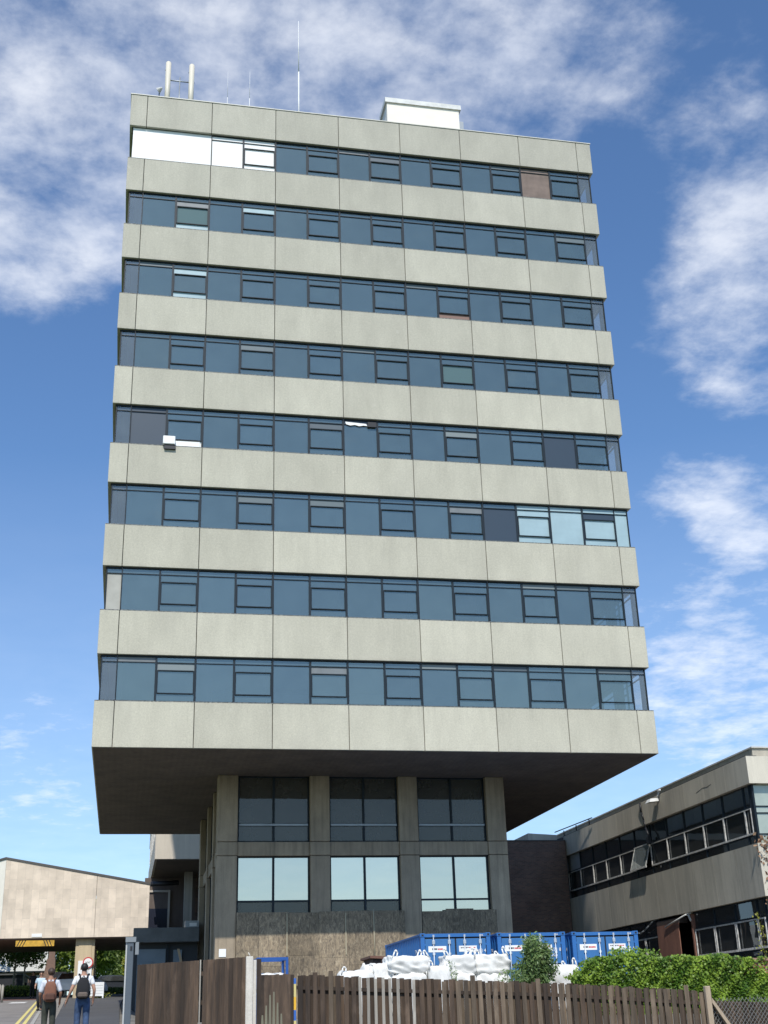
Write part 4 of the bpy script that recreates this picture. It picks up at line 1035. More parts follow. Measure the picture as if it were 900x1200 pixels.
M_BARK = mat('bark', (.16, .13, .10), .9, stain=.4, sscale=6)
M_BARKP = mat('bark_pale', (.30, .27, .21), .9, stain=.3, sscale=6)
LV = {'mid': mat_leaf('leaf_mid', (.065, .115, .025), (.17, .24, .055)), 'light': mat_leaf('leaf_light', (.15, .22, .04), (.32, .39, .08)), 'dark': mat_leaf('leaf_dark', (.02, .045, .014), (.05, .09, .02)),
      'yellow': mat_leaf('leaf_yellow', (.22, .26, .04), (.42, .42, .07)), 'ivy': mat_leaf('leaf_ivy', (.065, .145, .016), (.30, .43, .055), .45, .35, .35), 'shrub': mat_leaf('leaf_shrub', (.085, .16, .045), (.28, .38, .15), .4, .4, .35)}
def tree(x, y, h, cr, label, kind='mid', n=5200, trunk=.14, base=.35, leaf=.16, seed=0, group=None):
    rnd = random.Random(seed); z0 = gz(x, y)
    T = thing('tree', label, 'tree', (x, y, z0), group)
    t = MB(); tips = []
    top = (rnd.uniform(-.15, .15), rnd.uniform(-.15, .15), h * .8)
    mid = (top[0] * .3, top[1] * .6, h * base)
    t.bar((0, 0, -.1), mid, trunk, 8, 0, .5, trunk * .7); t.bar(mid, top, trunk * .7, 7, 0, .5, trunk * .2)
    cz = h * (base + 1) / 2; hz = h * (1 - base) / 2
    clumps = []
    for i in range(26):
        th = rnd.uniform(0, 6.28); ph = math.acos(rnd.uniform(-.75, 1)); rr = rnd.uniform(.45, .95)
        c = Vector((math.cos(th) * math.sin(ph) * cr * rr, math.sin(th) * math.sin(ph) * cr * rr, cz + math.cos(ph) * hz * rr)); clumps.append((c, rnd.uniform(.25, .46) * cr))
        if i < 13:
            s = Vector(mid).lerp(Vector(top), rnd.uniform(0, .7)); t.tube([s, s.lerp(c, .5) + Vector((0, 0, .1)), c], trunk * .3, 5, 0, .5, trunk * .08)
    t.build('trunk', M_BARKP if trunk < .12 else M_BARK, T, org=Vector((0, 0, 0)))
    P = []
    for c, r in clumps:
        k = n // len(clumps); q = RNG.normal(size=(k, 3)); q /= np.linalg.norm(q, axis=1)[:, None]; q *= (r * RNG.uniform(.35, 1.1, k) ** .6)[:, None]; q[:, 2] *= .75
        P.append(q + np.array(c))
    P = np.concatenate(P)
    ctone = {i: RNG.uniform(.1, .9) for i in range(len(clumps))}
    tone = np.repeat([ctone[i] for i in range(len(clumps))], n // len(clumps))
    leaves(P, (0, -.3, .8), leaf, .6, 'crown', LV[kind], T, None, .9, lambda p: tone)
    return T
trees = [
    (-17.6, 55, 5.4, 2.3, 'nearest young street tree with a slim pale trunk by the left edge', 'mid', 6500, .10, .36, .12),
    (-17.0, 57.5, 4.8, 1.5, 'smaller street tree standing just behind the slim pale trunked one', 'mid', 3600, .09, .40, .12),
    (-23, 62, 8, 3.6, 'broad green tree further up the road on the left', 'mid', 5000, .2, .25, .2),
    (-13.3, 82, 9.5, 3.6, 'green tree seen under the bridge left of the pier', 'light', 7500, .2, .08, .2),
    (-10.6, 90, 10, 3.6, 'bright green tree seen under the bridge right of the pier', 'light', 7500, .2, .06, .2),
    (-8.4, 76, 9, 2.8, 'darker tree seen under the bridge near the steel gate post', 'mid', 7000, .18, .06, .17),
    (-8.9, 64, 3.6, 1.0, 'small yellow green tree beside the dark car under the bridge', 'yellow', 2500, .06, .15, .1),
    (-24, 70, 10, 4, 'tall tree beyond the brick house', 'dark', 4500, .25, .2, .25),
    (-32, 40, 9, 4, 'wide tree on the far left verge', 'mid', 4500, .25, .25, .25),
    (-15.6, 100, 11, 5, 'large tree beyond the brick house chimney', 'mid', 6500, .3, .08, .28),
    (-4, 104, 12, 6, 'large tree behind the rear building', 'mid', 5000, .3, .1, .3),
]
for i, a_ in enumerate(trees): tree(a_[0], a_[1], a_[2], a_[3], a_[4], a_[5], a_[6], a_[7], a_[8], a_[9], seed=i, group='trees along the road')

# brick wall with ivy
M_BRICKR = mat_brick('red_brick', (.32, .105, .06), (.24, .08, .05), (.26, .22, .18))
bw = MB(); bw.box(2.1, 6.5, -13.6, -13.25, .6, 2.62, 0); bw.box(2.05, 6.5, -13.66, -13.2, 2.62, 2.70, 1); bw.box(6.505, 14, -13.6, -13.25, .6, 2.96, 0); bw.box(6.505, 14, -13.66, -13.2, 2.96, 3.03, 1)
solo(bw, 'brick_wall', [M_BRICKR, mat('brick_cap', (.36, .22, .16), .8, stain=.3)], 'red brick garden wall mostly hidden under ivy', 'wall', (7, -13.4, .8))
def ivy_top(x): return 2.78 + .36 * sstep((x - 2.0) / .7) + .03 * math.sin(x * 2.3) + .03 * math.sin(x * 5.1 + 1) - .03 * max(0, x - 5)
P = []
while len(P) < 38000:
    x = random.uniform(1.95, 7.7); zt = ivy_top(x); z = random.uniform(.7, zt)
    if x > 6.9 and z > 3.3 - (x - 6.9) * 1.1 and random.random() < .8: continue
    bul = .18 + .05 * math.sin(x * 3.1 + z * 2) + .05 * math.sin(x * 7 + z * 5) + .04 * math.sin(x * 15 - z * 11)
    y = -13.66 - random.uniform(0, 1) ** .7 * max(.06, bul)
    if z > 2.6 and random.random() < .6: y = random.uniform(-13.95, -13.0)
    P.append((x, y, z))
for _ in range(350):
    x = random.uniform(3.2, 4.6); P.append((x, random.uniform(-13.7, -13.2), ivy_top(x) + random.random() ** 2 * .22))
io = leaves(P, (0, -.8, .7), .042, .8, 'ivy', LV['ivy'], None, (4.5, -13.7, 1), .6, lambda p: .45 + .2 * np.sin(p[:, 0] * 3.7 + p[:, 2] * 2.1) + .25 * np.sin(p[:, 0] * 9 - p[:, 2] * 8)); io.location = (4.5, -13.7, 1)
tag(io, 'dense glossy green ivy draped over the brick wall', 'ivy')
# trailing ivy / dead creeper on wing corner
def creeper(name, label, x, y, z0, z1, w, mtl, n, leafsz, seed, cat='creeper', side='f'):
    rnd = random.Random(seed); T = thing(name, label, cat, (x, y, z0)); s = MB(); P = []
    for i in range(9):
        px = rnd.uniform(0, w); pts = []; z = z0
        while z < z1:
            q = (x + px, y - rnd.uniform(0, .1), z) if side == 'f' else (x - rnd.uniform(0, .1), y + px, z)
            pts.append(q); z += rnd.uniform(.25, .5); px = min(w, max(-.1, px + rnd.uniform(-.25, .25)))
        if len(pts) > 1: s.tube(pts, .025, 5, r2=.012)
        for q in pts:
            for _ in range(n // 60): P.append((q[0] + rnd.gauss(0, .16), q[1] - abs(rnd.gauss(0, .12)), q[2] + rnd.gauss(0, .2)))
    s.build('stem', M_BARK, T); leaves(P, (0, -1, .3), leafsz, .7, 'leaves', mtl, T, (x, y, z0), .8); return T
M_DEAD = mat_leaf('leaf_dead', (.16, .075, .045), (.36, .24, .15), .8, .1, .1)
creeper('dead_creeper', 'dry brown creeper clinging to the near corner of the right wing', 16.35, 1.95, 5.2, 8.3, 1.6, M_DEAD, 900, .09, 3)
creeper('green_creeper', 'thin green creeper strand climbing the lower windows of the right wing', 16.3, 2.9, 2.0, 5.5, .12, LV['yellow'], 240, .05, 5, 'creeper', 's')

# shrub in front of the second container
sh = thing('leafy_shrub', 'tall slender leaved green shrub in front of the blue containers', 'shrub', (1.7, -11.2, gz(1.7, -11.2)))
s = MB(); P = []; rnd = random.Random(5)
for i in range(30):
    tx, ty = rnd.gauss(.0, .25), rnd.gauss(0, .2); hh = rnd.uniform(.9, 2.05) * (1 - .15 * abs(tx)); 
    pts = [(.0 + tx * .2, ty * .2, 0), (tx * .45, ty * .5, hh * .45), (tx * .85 + .12, ty, hh * .8), (tx + .2, ty, hh)]
    s.tube(pts, .018, 5, r2=.006)
    for j in range(260):
        t = rnd.uniform(.25, 1.03) ** .8; k = min(2, int(t * 3)); u = t * 3 - k
        p = Vector(pts[k]).lerp(Vector(pts[k + 1]), u); P.append((p.x + rnd.gauss(0, .085), p.y + rnd.gauss(0, .085), p.z + rnd.gauss(0, .07)))
for _ in range(500): P.append((rnd.gauss(-.55, .2), rnd.gauss(-.1, .15), rnd.uniform(.6, 1.12)))
s.build('stem', M_BARK, sh, org=Vector((0, 0, 0))); leaves(P, (0, -.5, .6), .062, .30, 'foliage', LV['shrub'], sh, None, .9)
for i, (x, y, h) in enumerate(((-.75, -12.0, 1.15), (.95, -11.9, .9))):
    w = thing('weed', ('spiky green weed poking above the fence in front of the sloping bag', 'pale weed poking above the fence beside the shrub')[i], 'weed', (x, y, gz(x, y))); s = MB(); P = []
    for j in range(9):
        tip = (random.gauss(0, .14), random.gauss(0, .1), h * random.uniform(.85, 1.2)); s.bar((0, 0, 0), tip, .008, 4, r2=.003)
        for k in range(12): t = random.uniform(.5, 1); P.append((tip[0] * t + random.gauss(0, .03), tip[1] * t + random.gauss(0, .03), tip[2] * t))
    s.build('stem', LV['shrub'], w, org=Vector((0, 0, 0))); leaves(P, (0, -.5, .6), .05, .25, 'leaves', LV['shrub'], w)

# ================================================================== GROUND
xs = sorted(set([-600, -300, -150, -80, -50, -35, -28, -24] + [round(-22 + .75 * i, 3) for i in range(52)] + [18, 22, 28, 36, 50, 80, 150, 300, 600]))
ys = sorted(set([-500, -250, -120, -70] + [round(-52 + 1. * i, 3) for i in range(122)] + [75, 85, 100, 130, 180, 260, 400, 700]))
mb = MB(); vs = [(x, y, gz(x, y)) for y in ys for x in xs]; nx = len(xs)
mb.add(vs, [(j * nx + i, j * nx + i + 1, (j + 1) * nx + i + 1, (j + 1) * nx + i) for j in range(len(ys) - 1) for i in range(nx - 1)], 0, .5, True)
def mat_ground():
    m = bpy.data.materials.new('ground_mix'); nt, b, out = nodes_of(m)
    oc = objcoord(nt); sp = nt.nodes.new('ShaderNodeSeparateXYZ'); lk(nt, oc, sp.inputs[0])
    n = noise(nt, oc, .6, 6, .65); n2 = noise(nt, oc, 9, 4, .7)
    yard = mixc(nt, mrange(nt, n, .35, .65, 0, 1), (.21, .19, .16), (.13, .12, .10))
    grass = mixc(nt, mrange(nt, n2, .3, .7, 0, 1), (.05, .10, .02), (.10, .17, .04))
    far = mathn(nt, 'MAXIMUM', mrange(nt, sp.outputs['Y'], 51, 52, 0, 1), mrange(nt, mathn(nt, 'MULTIPLY', sp.outputs['X'], -1.), 24, 25, 0, 1))
    far = mathn(nt, 'MAXIMUM', far, mrange(nt, mathn(nt, 'MULTIPLY', sp.outputs['Y'], -1.), 60, 62, 0, 1))
    lk(nt, mixc(nt, far, yard, grass), b.inputs['Base Color']); b.inputs['Roughness'].default_value = .95
    return m
struct(mb.build('ground', mat_ground()))
def strip(name, xa, xb, y0, y1, dz, mtl, kind='structure', step=1.5):
    """a sheet lying on the slope; xa, xb are functions of y"""
    m_ = MB(); n = max(1, int((y1 - y0) / step)); vs = []
    for i in range(n + 1):
        y = y0 + (y1 - y0) * i / n
        for k in range(4):
            x = xa(y) + (xb(y) - xa(y)) * k / 3; vs.append((x, y, (road_z(y) if x < -9.7 else gz(x, y)) + dz))
    m_.add(vs, [(i * 4 + k, i * 4 + k + 1, i * 4 + 5 + k, i * 4 + 4 + k) for i in range(n) for k in range(3)], 0, .5)
    return struct(m_.build(name, mtl), kind)
M_ROAD = mat('road_surface', (.24, .215, .19), .9, stain=.3, sscale=.7, fine=.15, fscale=25)
M_PATH = mat('path_asphalt', (.085, .082, .08), .85, stain=.25, sscale=.6, fine=.2, fscale=30)
M_PAVE = mat('paving', (.27, .24, .20), .9, stain=.25, sscale=1, fine=.1, fscale=20)
M_REDPV = mat('red_paving', (.24, .12, .10), .9, stain=.3, sscale=1)
M_YEL = mat('yellow_line', (.72, .60, .20), .7, stain=.15, sscale=6); M_WHL = mat('white_line', (.66, .64, .6), .7, stain=.2, sscale=5)
kx = lambda y: -12.62 - (y + 1) * .042          # kerb line
strip('road', lambda y: -22, lambda y: kx(y), -52, 50, .02, M_ROAD)
strip('pavement', lambda y: kx(y) + .13, lambda y: -11.9 - max(0, y) * .03, -52, 50, .06, M_PAVE)
strip('path', lambda y: -11.9 - max(0, y) * .03, lambda y: -9.75 + max(0, y - 20) * .012, -52, 51.5, .068, M_PATH)
mk = MB()
for i in range(67):
    y = -52 + i * 1.5; z0, z1 = road_z(y), road_z(y + 1.49)
    mk.hexa([(kx(y), y, z0 - .1), (kx(y) + .125, y, z0 - .1), (kx(y + 1.49) + .125, y + 1.49, z1 - .1), (kx(y + 1.49), y + 1.49, z1 - .1)], [(kx(y), y, z0 + .075), (kx(y) + .125, y, z0 + .075), (kx(y + 1.49) + .125, y + 1.49, z1 + .075), (kx(y + 1.49), y + 1.49, z1 + .075)])
struct(mk.build('kerb', mat('kerb_stone', (.34, .32, .28), .85, var=.1)))
for o_ in (-.22, -.46): strip('road_marking', lambda y: kx(y) + o_ - .06, lambda y: kx(y) + o_ + .06, -52, 37, .025, M_YEL)
for y0 in (-3, 3, 9, 15): strip('road_marking', lambda y: -16.6, lambda y: -16.48, y0, y0 + 2.4, .025, M_WHL, step=.8)
strip('road_marking', lambda y: -15.9, lambda y: -15.0, 30.0, 33.0, .026, M_WHL, step=.5)
strip('road_marking', lambda y: -17.5, lambda y: -16.7, 25.0, 26.5, .026, M_WHL, step=.5)
strip('pavement', lambda y: -26, lambda y: -14.6, 38.5, 50, .03, M_REDPV)

# ================================================================== STREET THINGS BEYOND THE BRIDGE
for i, x in enumerate((-16.5, -16.75)):
    b_ = MB(); z = gz(x, 33.2 + i); b_.bar((x, 33.2 + i, z), (x, 33.2 + i, z + .95), .07, 10); b_.bar((x, 33.2 + i, z + .95), (x, 33.2 + i, z + 1.0), .07, 10, r2=.03)
    solo(b_, 'bollard', M_FPALE, ('pale timber bollard by the road at the left edge', 'second pale timber bollard cut off by the left edge')[i], 'bollard', (x, 33.2 + i, z), 'bollards by the road')
hg = MB(); zh = gz(-17, 52)
hg.bbox(-24, -15.6, 51.6, 52.6, zh, zh + .5, .1)
P = [(random.uniform(-24, -15.3), random.uniform(51.4, 52.8), zh + random.uniform(.05, .75)) for _ in range(4500)]
ho = thing('low_hedge', 'low clipped green hedge behind the young street trees', 'hedge', (-18, 52, zh))
hg.build('hedge_core', mat('hedge_core', (.02, .04, .012), .9), ho); leaves(P, (0, -.4, .8), .09, .6, 'foliage', LV['light'], ho, (-18, 52, zh))
P = [(random.uniform(-11.4, -8.2), random.uniform(51.8, 55), 4.27 + random.uniform(0, .5)) for _ in range(4500)]
lo = leaves(P, (0, -.4, .5), .10, .25, 'long_grass', LV['mid'], None, (-9.6, 53.5, 4.3), .7); lo.location = (-9.6, 53.5, 4.3); lo['kind'] = 'stuff'; lo['label'] = 'rough long grass beyond the end of the path'; lo['category'] = 'grass'
P = [(-11.05 + random.gauss(0, .3), 36.6 + random.gauss(0, .1), road_z(36.6) + random.uniform(.05, .35)) for _ in range(260)]
lo = leaves(P, (0, -.5, .5), .06, .6, 'flower_clump', LV['yellow'], None, (-11.05, 36.6, 3.6), .8); lo.location = (-11.05, 36.6, 3.6); tag(lo, 'low clump of yellow flowers at the foot of the white barrier', 'flowers')

hz = gz(-17, 75)
h_ = thing('brick_house', 'brick house with pale grey roof and tall chimney beyond the bridge', 'house', (-20, 78, hz))
a = MB(); a.box(-30, -16.6, 75, 83, hz - .2, 7.05); a.build('wall', M_BRICKD, h_)
a = MB(); a.add([(-30.3, 74.6, 7.0), (-16.35, 74.6, 7.0), (-16.45, 79, 10.2), (-30.3, 79, 10.2), (-16.35, 83.4, 7.0), (-30.3, 83.4, 7.0)], [(0, 1, 2, 3), (3, 2, 4, 5), (1, 4, 2), (0, 3, 5)], 0)
a.add([(-30.3, 74.6, 6.9), (-16.35, 74.6, 6.9), (-16.35, 83.4, 6.9), (-30.3, 83.4, 6.9)], [(3, 2, 1, 0)]); a.box(-30.3, -16.35, 74.55, 74.62, 6.9, 7.02, 1); a.build('roof', [mat('pale_slate', (.50, .50, .45), .6, stain=.1), M_FRAME], h_)
M_CHIM = mat_brick('chimney_brick', (.26, .14, .10), (.20, .11, .08), (.2, .17, .15))
a = MB(); a.hexa([(-16.9, 73.9, hz - .2), (-15.5, 73.9, hz - .2), (-15.5, 75.2, hz - .2), (-16.9, 75.2, hz - .2)], [(-16.3, 74, 8.0), (-15.6, 74, 8.0), (-15.6, 75.1, 8.0), (-16.3, 75.1, 8.0)]); a.box(-16.2, -15.65, 74.05, 75.05, 8.0, 10.5); a.build('chimney', M_CHIM, h_)
wn = MB(); wn.box(-17.2, -16.6 + .02, 74.9, 74.96, 6.05, 6.65, 0); o_ = wn.build('window', M_WHITEB, h_); wn = MB(); wn.box(-17.1, -16.92, 74.87, 74.895, 6.15, 6.55); wn.box(-16.86, -16.68, 74.87, 74.895, 6.15, 6.55); wn.build('pane', M_NAVY, o_)
a = MB(); a.box(-26, -17.3, 60, 66, gz(-18, 62) - .2, 6.1, 0); a.box(-26.2, -17.2, 59.8, 66.2, 6.1, 6.2, 1); a.box(-15.3, -14.1, 62, 66, gz(-14, 62) - .1, 6.35, 0); a.box(-17.25, -15.35, 62, 62.1, gz(-14, 62) - .1, 5.6, 0)
solo(a, 'dark_shed', [mat('tarred_board', (.022, .024, .032), .7, stain=.3), M_FELT], 'low black timber shed in front of the brick house', 'shed', (-18, 62, gz(-18, 62)))

br = MB(); zb = road_z(36) + .068
br.bbox(-11.75, -10.75, 36.0, 36.06, zb + .12, zb + .92, .01); br.box(-10.84, -10.76, 35.8, 36.25, zb, zb + .12); br.box(-11.74, -11.66, 35.8, 36.25, zb, zb + .12)
for i in range(1, 5): br.box(-11.68, -10.82, 35.99, 35.999, zb + .12 + i * .155, zb + .132 + i * .155, 1)
solo(br, 'white_barrier', [M_WHITEB, mat('barrier_line', (.45, .47, .47), .6)], 'white slatted barrier board on the path beside the bridge pier', 'barrier', (-11.25, 36, zb))

def car(x, y, rot, label, paint, name='parked_car'):
    z0 = gz(x, y) + (.07 if y < 51 else .0); T = thing(name, label, 'car', (x, y, z0), 'cars parked beyond the bridge'); T.rotation_euler.z = rot
    # x forward, length 4.1
    prof = [(-2.05, .35), (-2.08, .75), (-1.95, 1.0), (-1.55, 1.42), (-.9, 1.48), (.1, 1.46), (.85, 1.02), (1.7, .88), (2.02, .62), (2.05, .35)]
    bm = MB(); O = Vector((0, 0, 0)); n = len(prof); vs = []
    for px_, pz_ in prof:
        inset = 0 if pz_ < 1.03 else .16 * (pz_ - 1.0) / .45
        for sy in (-1, 1): vs.append((px_, sy * (.86 - inset), pz_))
    fs = [(2 * i, 2 * i + 1, 2 * i + 3, 2 * i + 2) for i in range(n - 1)] + [tuple(2 * i for i in range(n)), tuple(2 * i + 1 for i in reversed(range(n))), (2 * n - 2, 2 * n - 1, 1, 0)]
    bm.add(vs, fs, 0, .5); ob = bm.build('body', paint, T, org=O); mod = ob.modifiers.new('b', 'BEVEL'); mod.width = .05; mod.segments = 2
    g = MB()
    g.quad([(-1.93, -.66, 1.04), (-1.93, .66, 1.04), (-1.58, .6, 1.40), (-1.58, -.6, 1.40)], 0); g.quad([(.86, .66, 1.06), (.86, -.66, 1.06), (.2, -.6, 1.42), (.2, .6, 1.42)], 0)
    for s_ in (-1, 1):
        q = [(-1.6, s_ * .862, 1.04), (.72, s_ * .862, 1.04), (.05, s_ * .745, 1.38), (-1.3, s_ * .745, 1.38)]; g.quad(q if s_ < 0 else q[::-1], 0)
    for v in range(len(g.v)): px_, py_, pz_ = g.v[v]; g.v[v] = (px_ + (-.03 if px_ < -1.57 and abs(py_) < .7 else .0) + (.03 if px_ > .1 and abs(py_) < .7 else 0), py_ * 1.012, pz_ + .012)
    g.build('window', M_GLW, T, org=O)
    for wx in (-1.3, 1.28):
        for s_ in (-1, 1):
            w = MB(); w.bar((wx, s_ * .70, .31), (wx, s_ * .89, .31), .31, 20); wo = w.build('wheel', M_BLACK, T, org=O)
            w = MB(); w.bar((wx, s_ * .885, .31), (wx, s_ * .9, .31), .19, 16); w.build('rim', M_GREYM, wo, org=O)
    for s_ in (-1, 1):
        l = MB(); l.bbox(-2.1, -1.98, s_ * .72 - .12, s_ * .72 + .12, .72, 1.0, .02); l.build('tail_light', mat('tail_red', (.5, .02, .02), .3), T, org=O)
        l = MB(); l.bbox(1.93, 2.04, s_ * .65 - .16, s_ * .65 + .16, .62, .78, .02); l.build('headlight', M_WMETAL, T, org=O)
    return T
car(-12.3, 43.2, R(62), 'white hatchback parked behind the bridge pier with a red tail light', mat('white_paint', (.75, .75, .75), .25))
car(-9.9, 58.5, R(8), 'dark saloon parked beyond the grass at the end of the path', mat('dark_paint', (.03, .035, .045), .25))

# ================================================================== PEOPLE
M_SKIN = mat('skin', (.45, .25, .17), .6); M_SKIND = mat('skin_tan', (.36, .19, .12), .6)
M_HAIR = mat('hair_black', (.012, .010, .010), .6); M_HAIRB = mat('hair_brown', (.05, .028, .018), .6)
def cloth(name, col, st=.15): return mat(name, col, .85, stain=st, sscale=9, fine=.08, fscale=60)
def skinned(name, verts, edges, radii, root, mtl, parent, sub=1):
    me = bpy.data.meshes.new(name); bm = bmesh.new(); lay = bm.verts.layers.skin.verify()
    bv = []
    for i, (co, r) in enumerate(zip(verts, radii)):
        v = bm.verts.new(co); v[lay].radius = r if isinstance(r, tuple) else (r, r); v[lay].use_root = (i == root); bv.append(v)
    for a_, b_ in edges: bm.edges.new((bv[a_], bv[b_]))
    bm.to_mesh(me); bm.free()
    o = bpy.data.objects.new(name, me); COL.objects.link(o)
    o.modifiers.new('s', 'SKIN'); sm = o.modifiers.new('d', 'SUBSURF'); sm.levels = sub; sm.render_levels = sub
    dg = bpy.context.evaluated_depsgraph_get(); m2 = bpy.data.meshes.new_from_object(o.evaluated_get(dg))
    bpy.data.objects.remove(o); m2.materials.clear(); m2.materials.append(mtl); m2.name = name
    m2.polygons.foreach_set('use_smooth', [True] * len(m2.polygons))
    o = bpy.data.objects.new(name, m2); COL.objects.link(o); o.parent = parent; return o

def person(x, y, face, height, label, pose, shirt, trousers, skin, hair, shoes, z0=None):
    """face: heading angle, 0 faces +y; local frame x right, y forward"""
    s = height / 1.75; z0 = gz(x, y) + .07 if z0 is None else z0
    T = thing('person', label, 'person', (x, y, z0)); T.rotation_euler.z = face; T.scale = (s, s, s)
    el = pose['elbow']; wr = pose['wrist']; kn = pose['knee']; an = pose['ankle']
    V = [(0, 0, .95), (0, .0, 1.10), (0, .01, 1.26), (0, .0, 1.41), (0, -.01, 1.50), (0, .0, 1.57), (0, .02, 1.66), (0, .0, 1.72)]
    Rr = [(.150, .105), (.130, .10), (.150, .11), (.135, .095), .055, (.07, .08), (.075, .095), (.05, .065)]
    E = [(i, i + 1) for i in range(7)]
    # nose and ears
    def add(p, r, parent): V.append(p); Rr.append(r); E.append((parent, len(V) - 1)); return len(V) - 1
    add((0, .115, 1.625), .014, 6)
    for k, sx in enumerate((-1, 1)):
        sh_ = add((sx * .175, -.005, 1.415), .062, 3); e = add(el[k], .043, sh_); w = add(wr[k], .027, e)
        d = (Vector(wr[k]) - Vector(el[k])).normalized(); side = Vector((0, 1, 0)) if abs(d.y) < .8 else Vector((0, 0, 1))
        pm = Vector(wr[k]) + d * .075; p_ = add(tuple(pm), (.038, .02), w)
        for j, ln in enumerate((.06, .075, .07, .055)):
            off = side * (.028 - .019 * j); f1_ = add(tuple(pm + off + d * .03), .0095, p_); add(tuple(pm + off + d * (.03 + ln) + Vector((-sx * .02, 0, 0))), .008, f1_)
        th = add(tuple(Vector(wr[k]) + d * .03 + side * .04), .011, w); add(tuple(Vector(wr[k]) + d * .075 + side * .055), .009, th)
        hp = add((sx * .095, 0, .90), .092, 0); kk = add(kn[k], .06, hp); aa = add(an[k], .042, kk); add((an[k][0], an[k][1] + .14, an[k][2] - .05), (.045, .03), aa)
    skinned('body', V, E, Rr, 0, skin, T)
    # shirt
    SV = [(0, 0, .84), (0, 0, 1.10), (0, .01, 1.26), (0, 0, 1.40), (0, -.01, 1.475)]; SR = [(.190, .140), (.172, .132), (.172, .128), (.155, .112), .075]; SE = [(0, 1), (1, 2), (2, 3), (3, 4)]
    for k, sx in enumerate((-1, 1)):
        a0 = Vector((sx * .18, -.005, 1.41)); a1 = Vector(el[k])
        SV += [tuple(a0), tuple(a0.lerp(a1, .35)), tuple(a0.lerp(a1, pose.get('sleeve', .72)))]; SR += [.078, .066, .066]; n = len(SV); SE += [(3, n - 3), (n - 3, n - 2), (n - 2, n - 1)]
    skinned('shirt', SV, SE, SR, 0, shirt, T)
    TV = [(0, 0, 1.08), (0, 0, .93)]; TR = [(.150, .115), (.172, .130)]; TE = [(0, 1)]
    for k, sx in enumerate((-1, 1)):
        TV += [(sx * .095, 0, .86), kn[k], tuple(Vector(an[k]) + Vector((0, 0, .03)))]; TR += [.112, .082, .07]; n = len(TV); TE += [(1, n - 3), (n - 3, n - 2), (n - 2, n - 1)]
    skinned('trousers', TV, TE, TR, 1, trousers, T)
    for k in (0, 1):
        b_ = MB(); ax, ay, az = an[k]; b_.bbox(ax - .05, ax + .05, ay - .09, ay + .19, az - .09, az + .02, .03); b_.build('shoe', shoes, T, org=Vector((0, 0, 0)))
    # hair cap
    bm = bmesh.new(); bmesh.ops.create_uvsphere(bm, u_segments=18, v_segments=12, radius=1)
    for v in bm.verts:
        c = v.co.copy(); v.co = (c.x * .092, c.y * .112 - .012, 1.675 + c.z * .098)
    bmesh.ops.delete(bm, geom=[v for v in bm.verts if (v.co.y > .03 and v.co.z < 1.69) or v.co.z < 1.585], context='VERTS')
    me = bpy.data.meshes.new('hair'); bm.to_mesh(me); bm.free(); me.materials.append(hair); me.polygons.foreach_set('use_smooth', [True] * len(me.polygons))
    o = bpy.data.objects.new('hair', me); COL.objects.link(o); o.parent = T
    # eyes, mouth and ears
    f = MB()
    for sx in (-1, 1): f.bar((sx * .032, .088, 1.645), (sx * .032, .112, 1.645), .013, 8, 0); 
    f.bbox(-.028, .028, .095, .112, 1.568, 1.580, .004, 1); fo = f.build('face', [M_BLACK, mat('lips', (.3, .1, .08), .6)], T, org=Vector((0, 0, 0)))
    f = MB()
    for sx in (-1, 1): f.bbox(sx * .088 - .012, sx * .088 + .012, -.015, .022, 1.61, 1.675, .008)
    f.build('ear', skin, T, org=Vector((0, 0, 0)))
    return T

def backpack(pt, label, main, trim, kind):
    """worn on the back of person empty pt (its own top-level thing)"""
    T = thing('backpack', label, 'backpack', pt.location[:]); T.rotation_euler = pt.rotation_euler; T.scale = pt.scale
    O = Vector((0, 0, 0))
    bm = bmesh.new(); bmesh.ops.create_cube(bm, size=1); bmesh.ops.subdivide_edges(bm, edges=bm.edges[:], cuts=6, use_grid_fill=True)
    for v in bm.verts:
        x, y, z = v.co * 2; n = (abs(x) ** 4 + abs(y) ** 4 + abs(z) ** 4) ** .25
        if n > 1: x, y, z = x / n, y / n, z / n
        wz = 1 - (.30 * max(0, z) ** 2 if kind == 'round' else .18 * max(0, z) ** 2)
        v.co = (x * .155 * wz, -.24 + y * .10 * (1 - .35 * max(0, z)), 1.18 + z * .25)
    me = bpy.data.meshes.new('pack_body'); bm.to_mesh(me); bm.free(); me.materials.append(main); me.polygons.foreach_set('use_smooth', [True] * len(me.polygons))
    o = bpy.data.objects.new('pack_body', me); COL.objects.link(o); o.parent = T
    for sx in (-1, 1):
        s = MB(); s.tube([(sx * .07, -.17, 1.40), (sx * .10, -.09, 1.50), (sx * .12, .02, 1.515), (sx * .13, .14, 1.38), (sx * .15, .12, 1.2), (sx * .16, -.08, 1.04), (sx * .13, -.17, .98)], .021, 6); s.build('shoulder_strap', main, T, org=O)
    p = MB(); p.bbox(-.12, .12, -.375, -.30, .965, 1.09 if kind == 'round' else 1.14, .03); p.build('front_pocket', trim, T, org=O)
    p = MB(); p.tube([(-.03, -.2, 1.43), (0, -.2, 1.47), (.03, -.2, 1.43)], .01, 5); p.build('grab_handle', main, T, org=O)
    return T

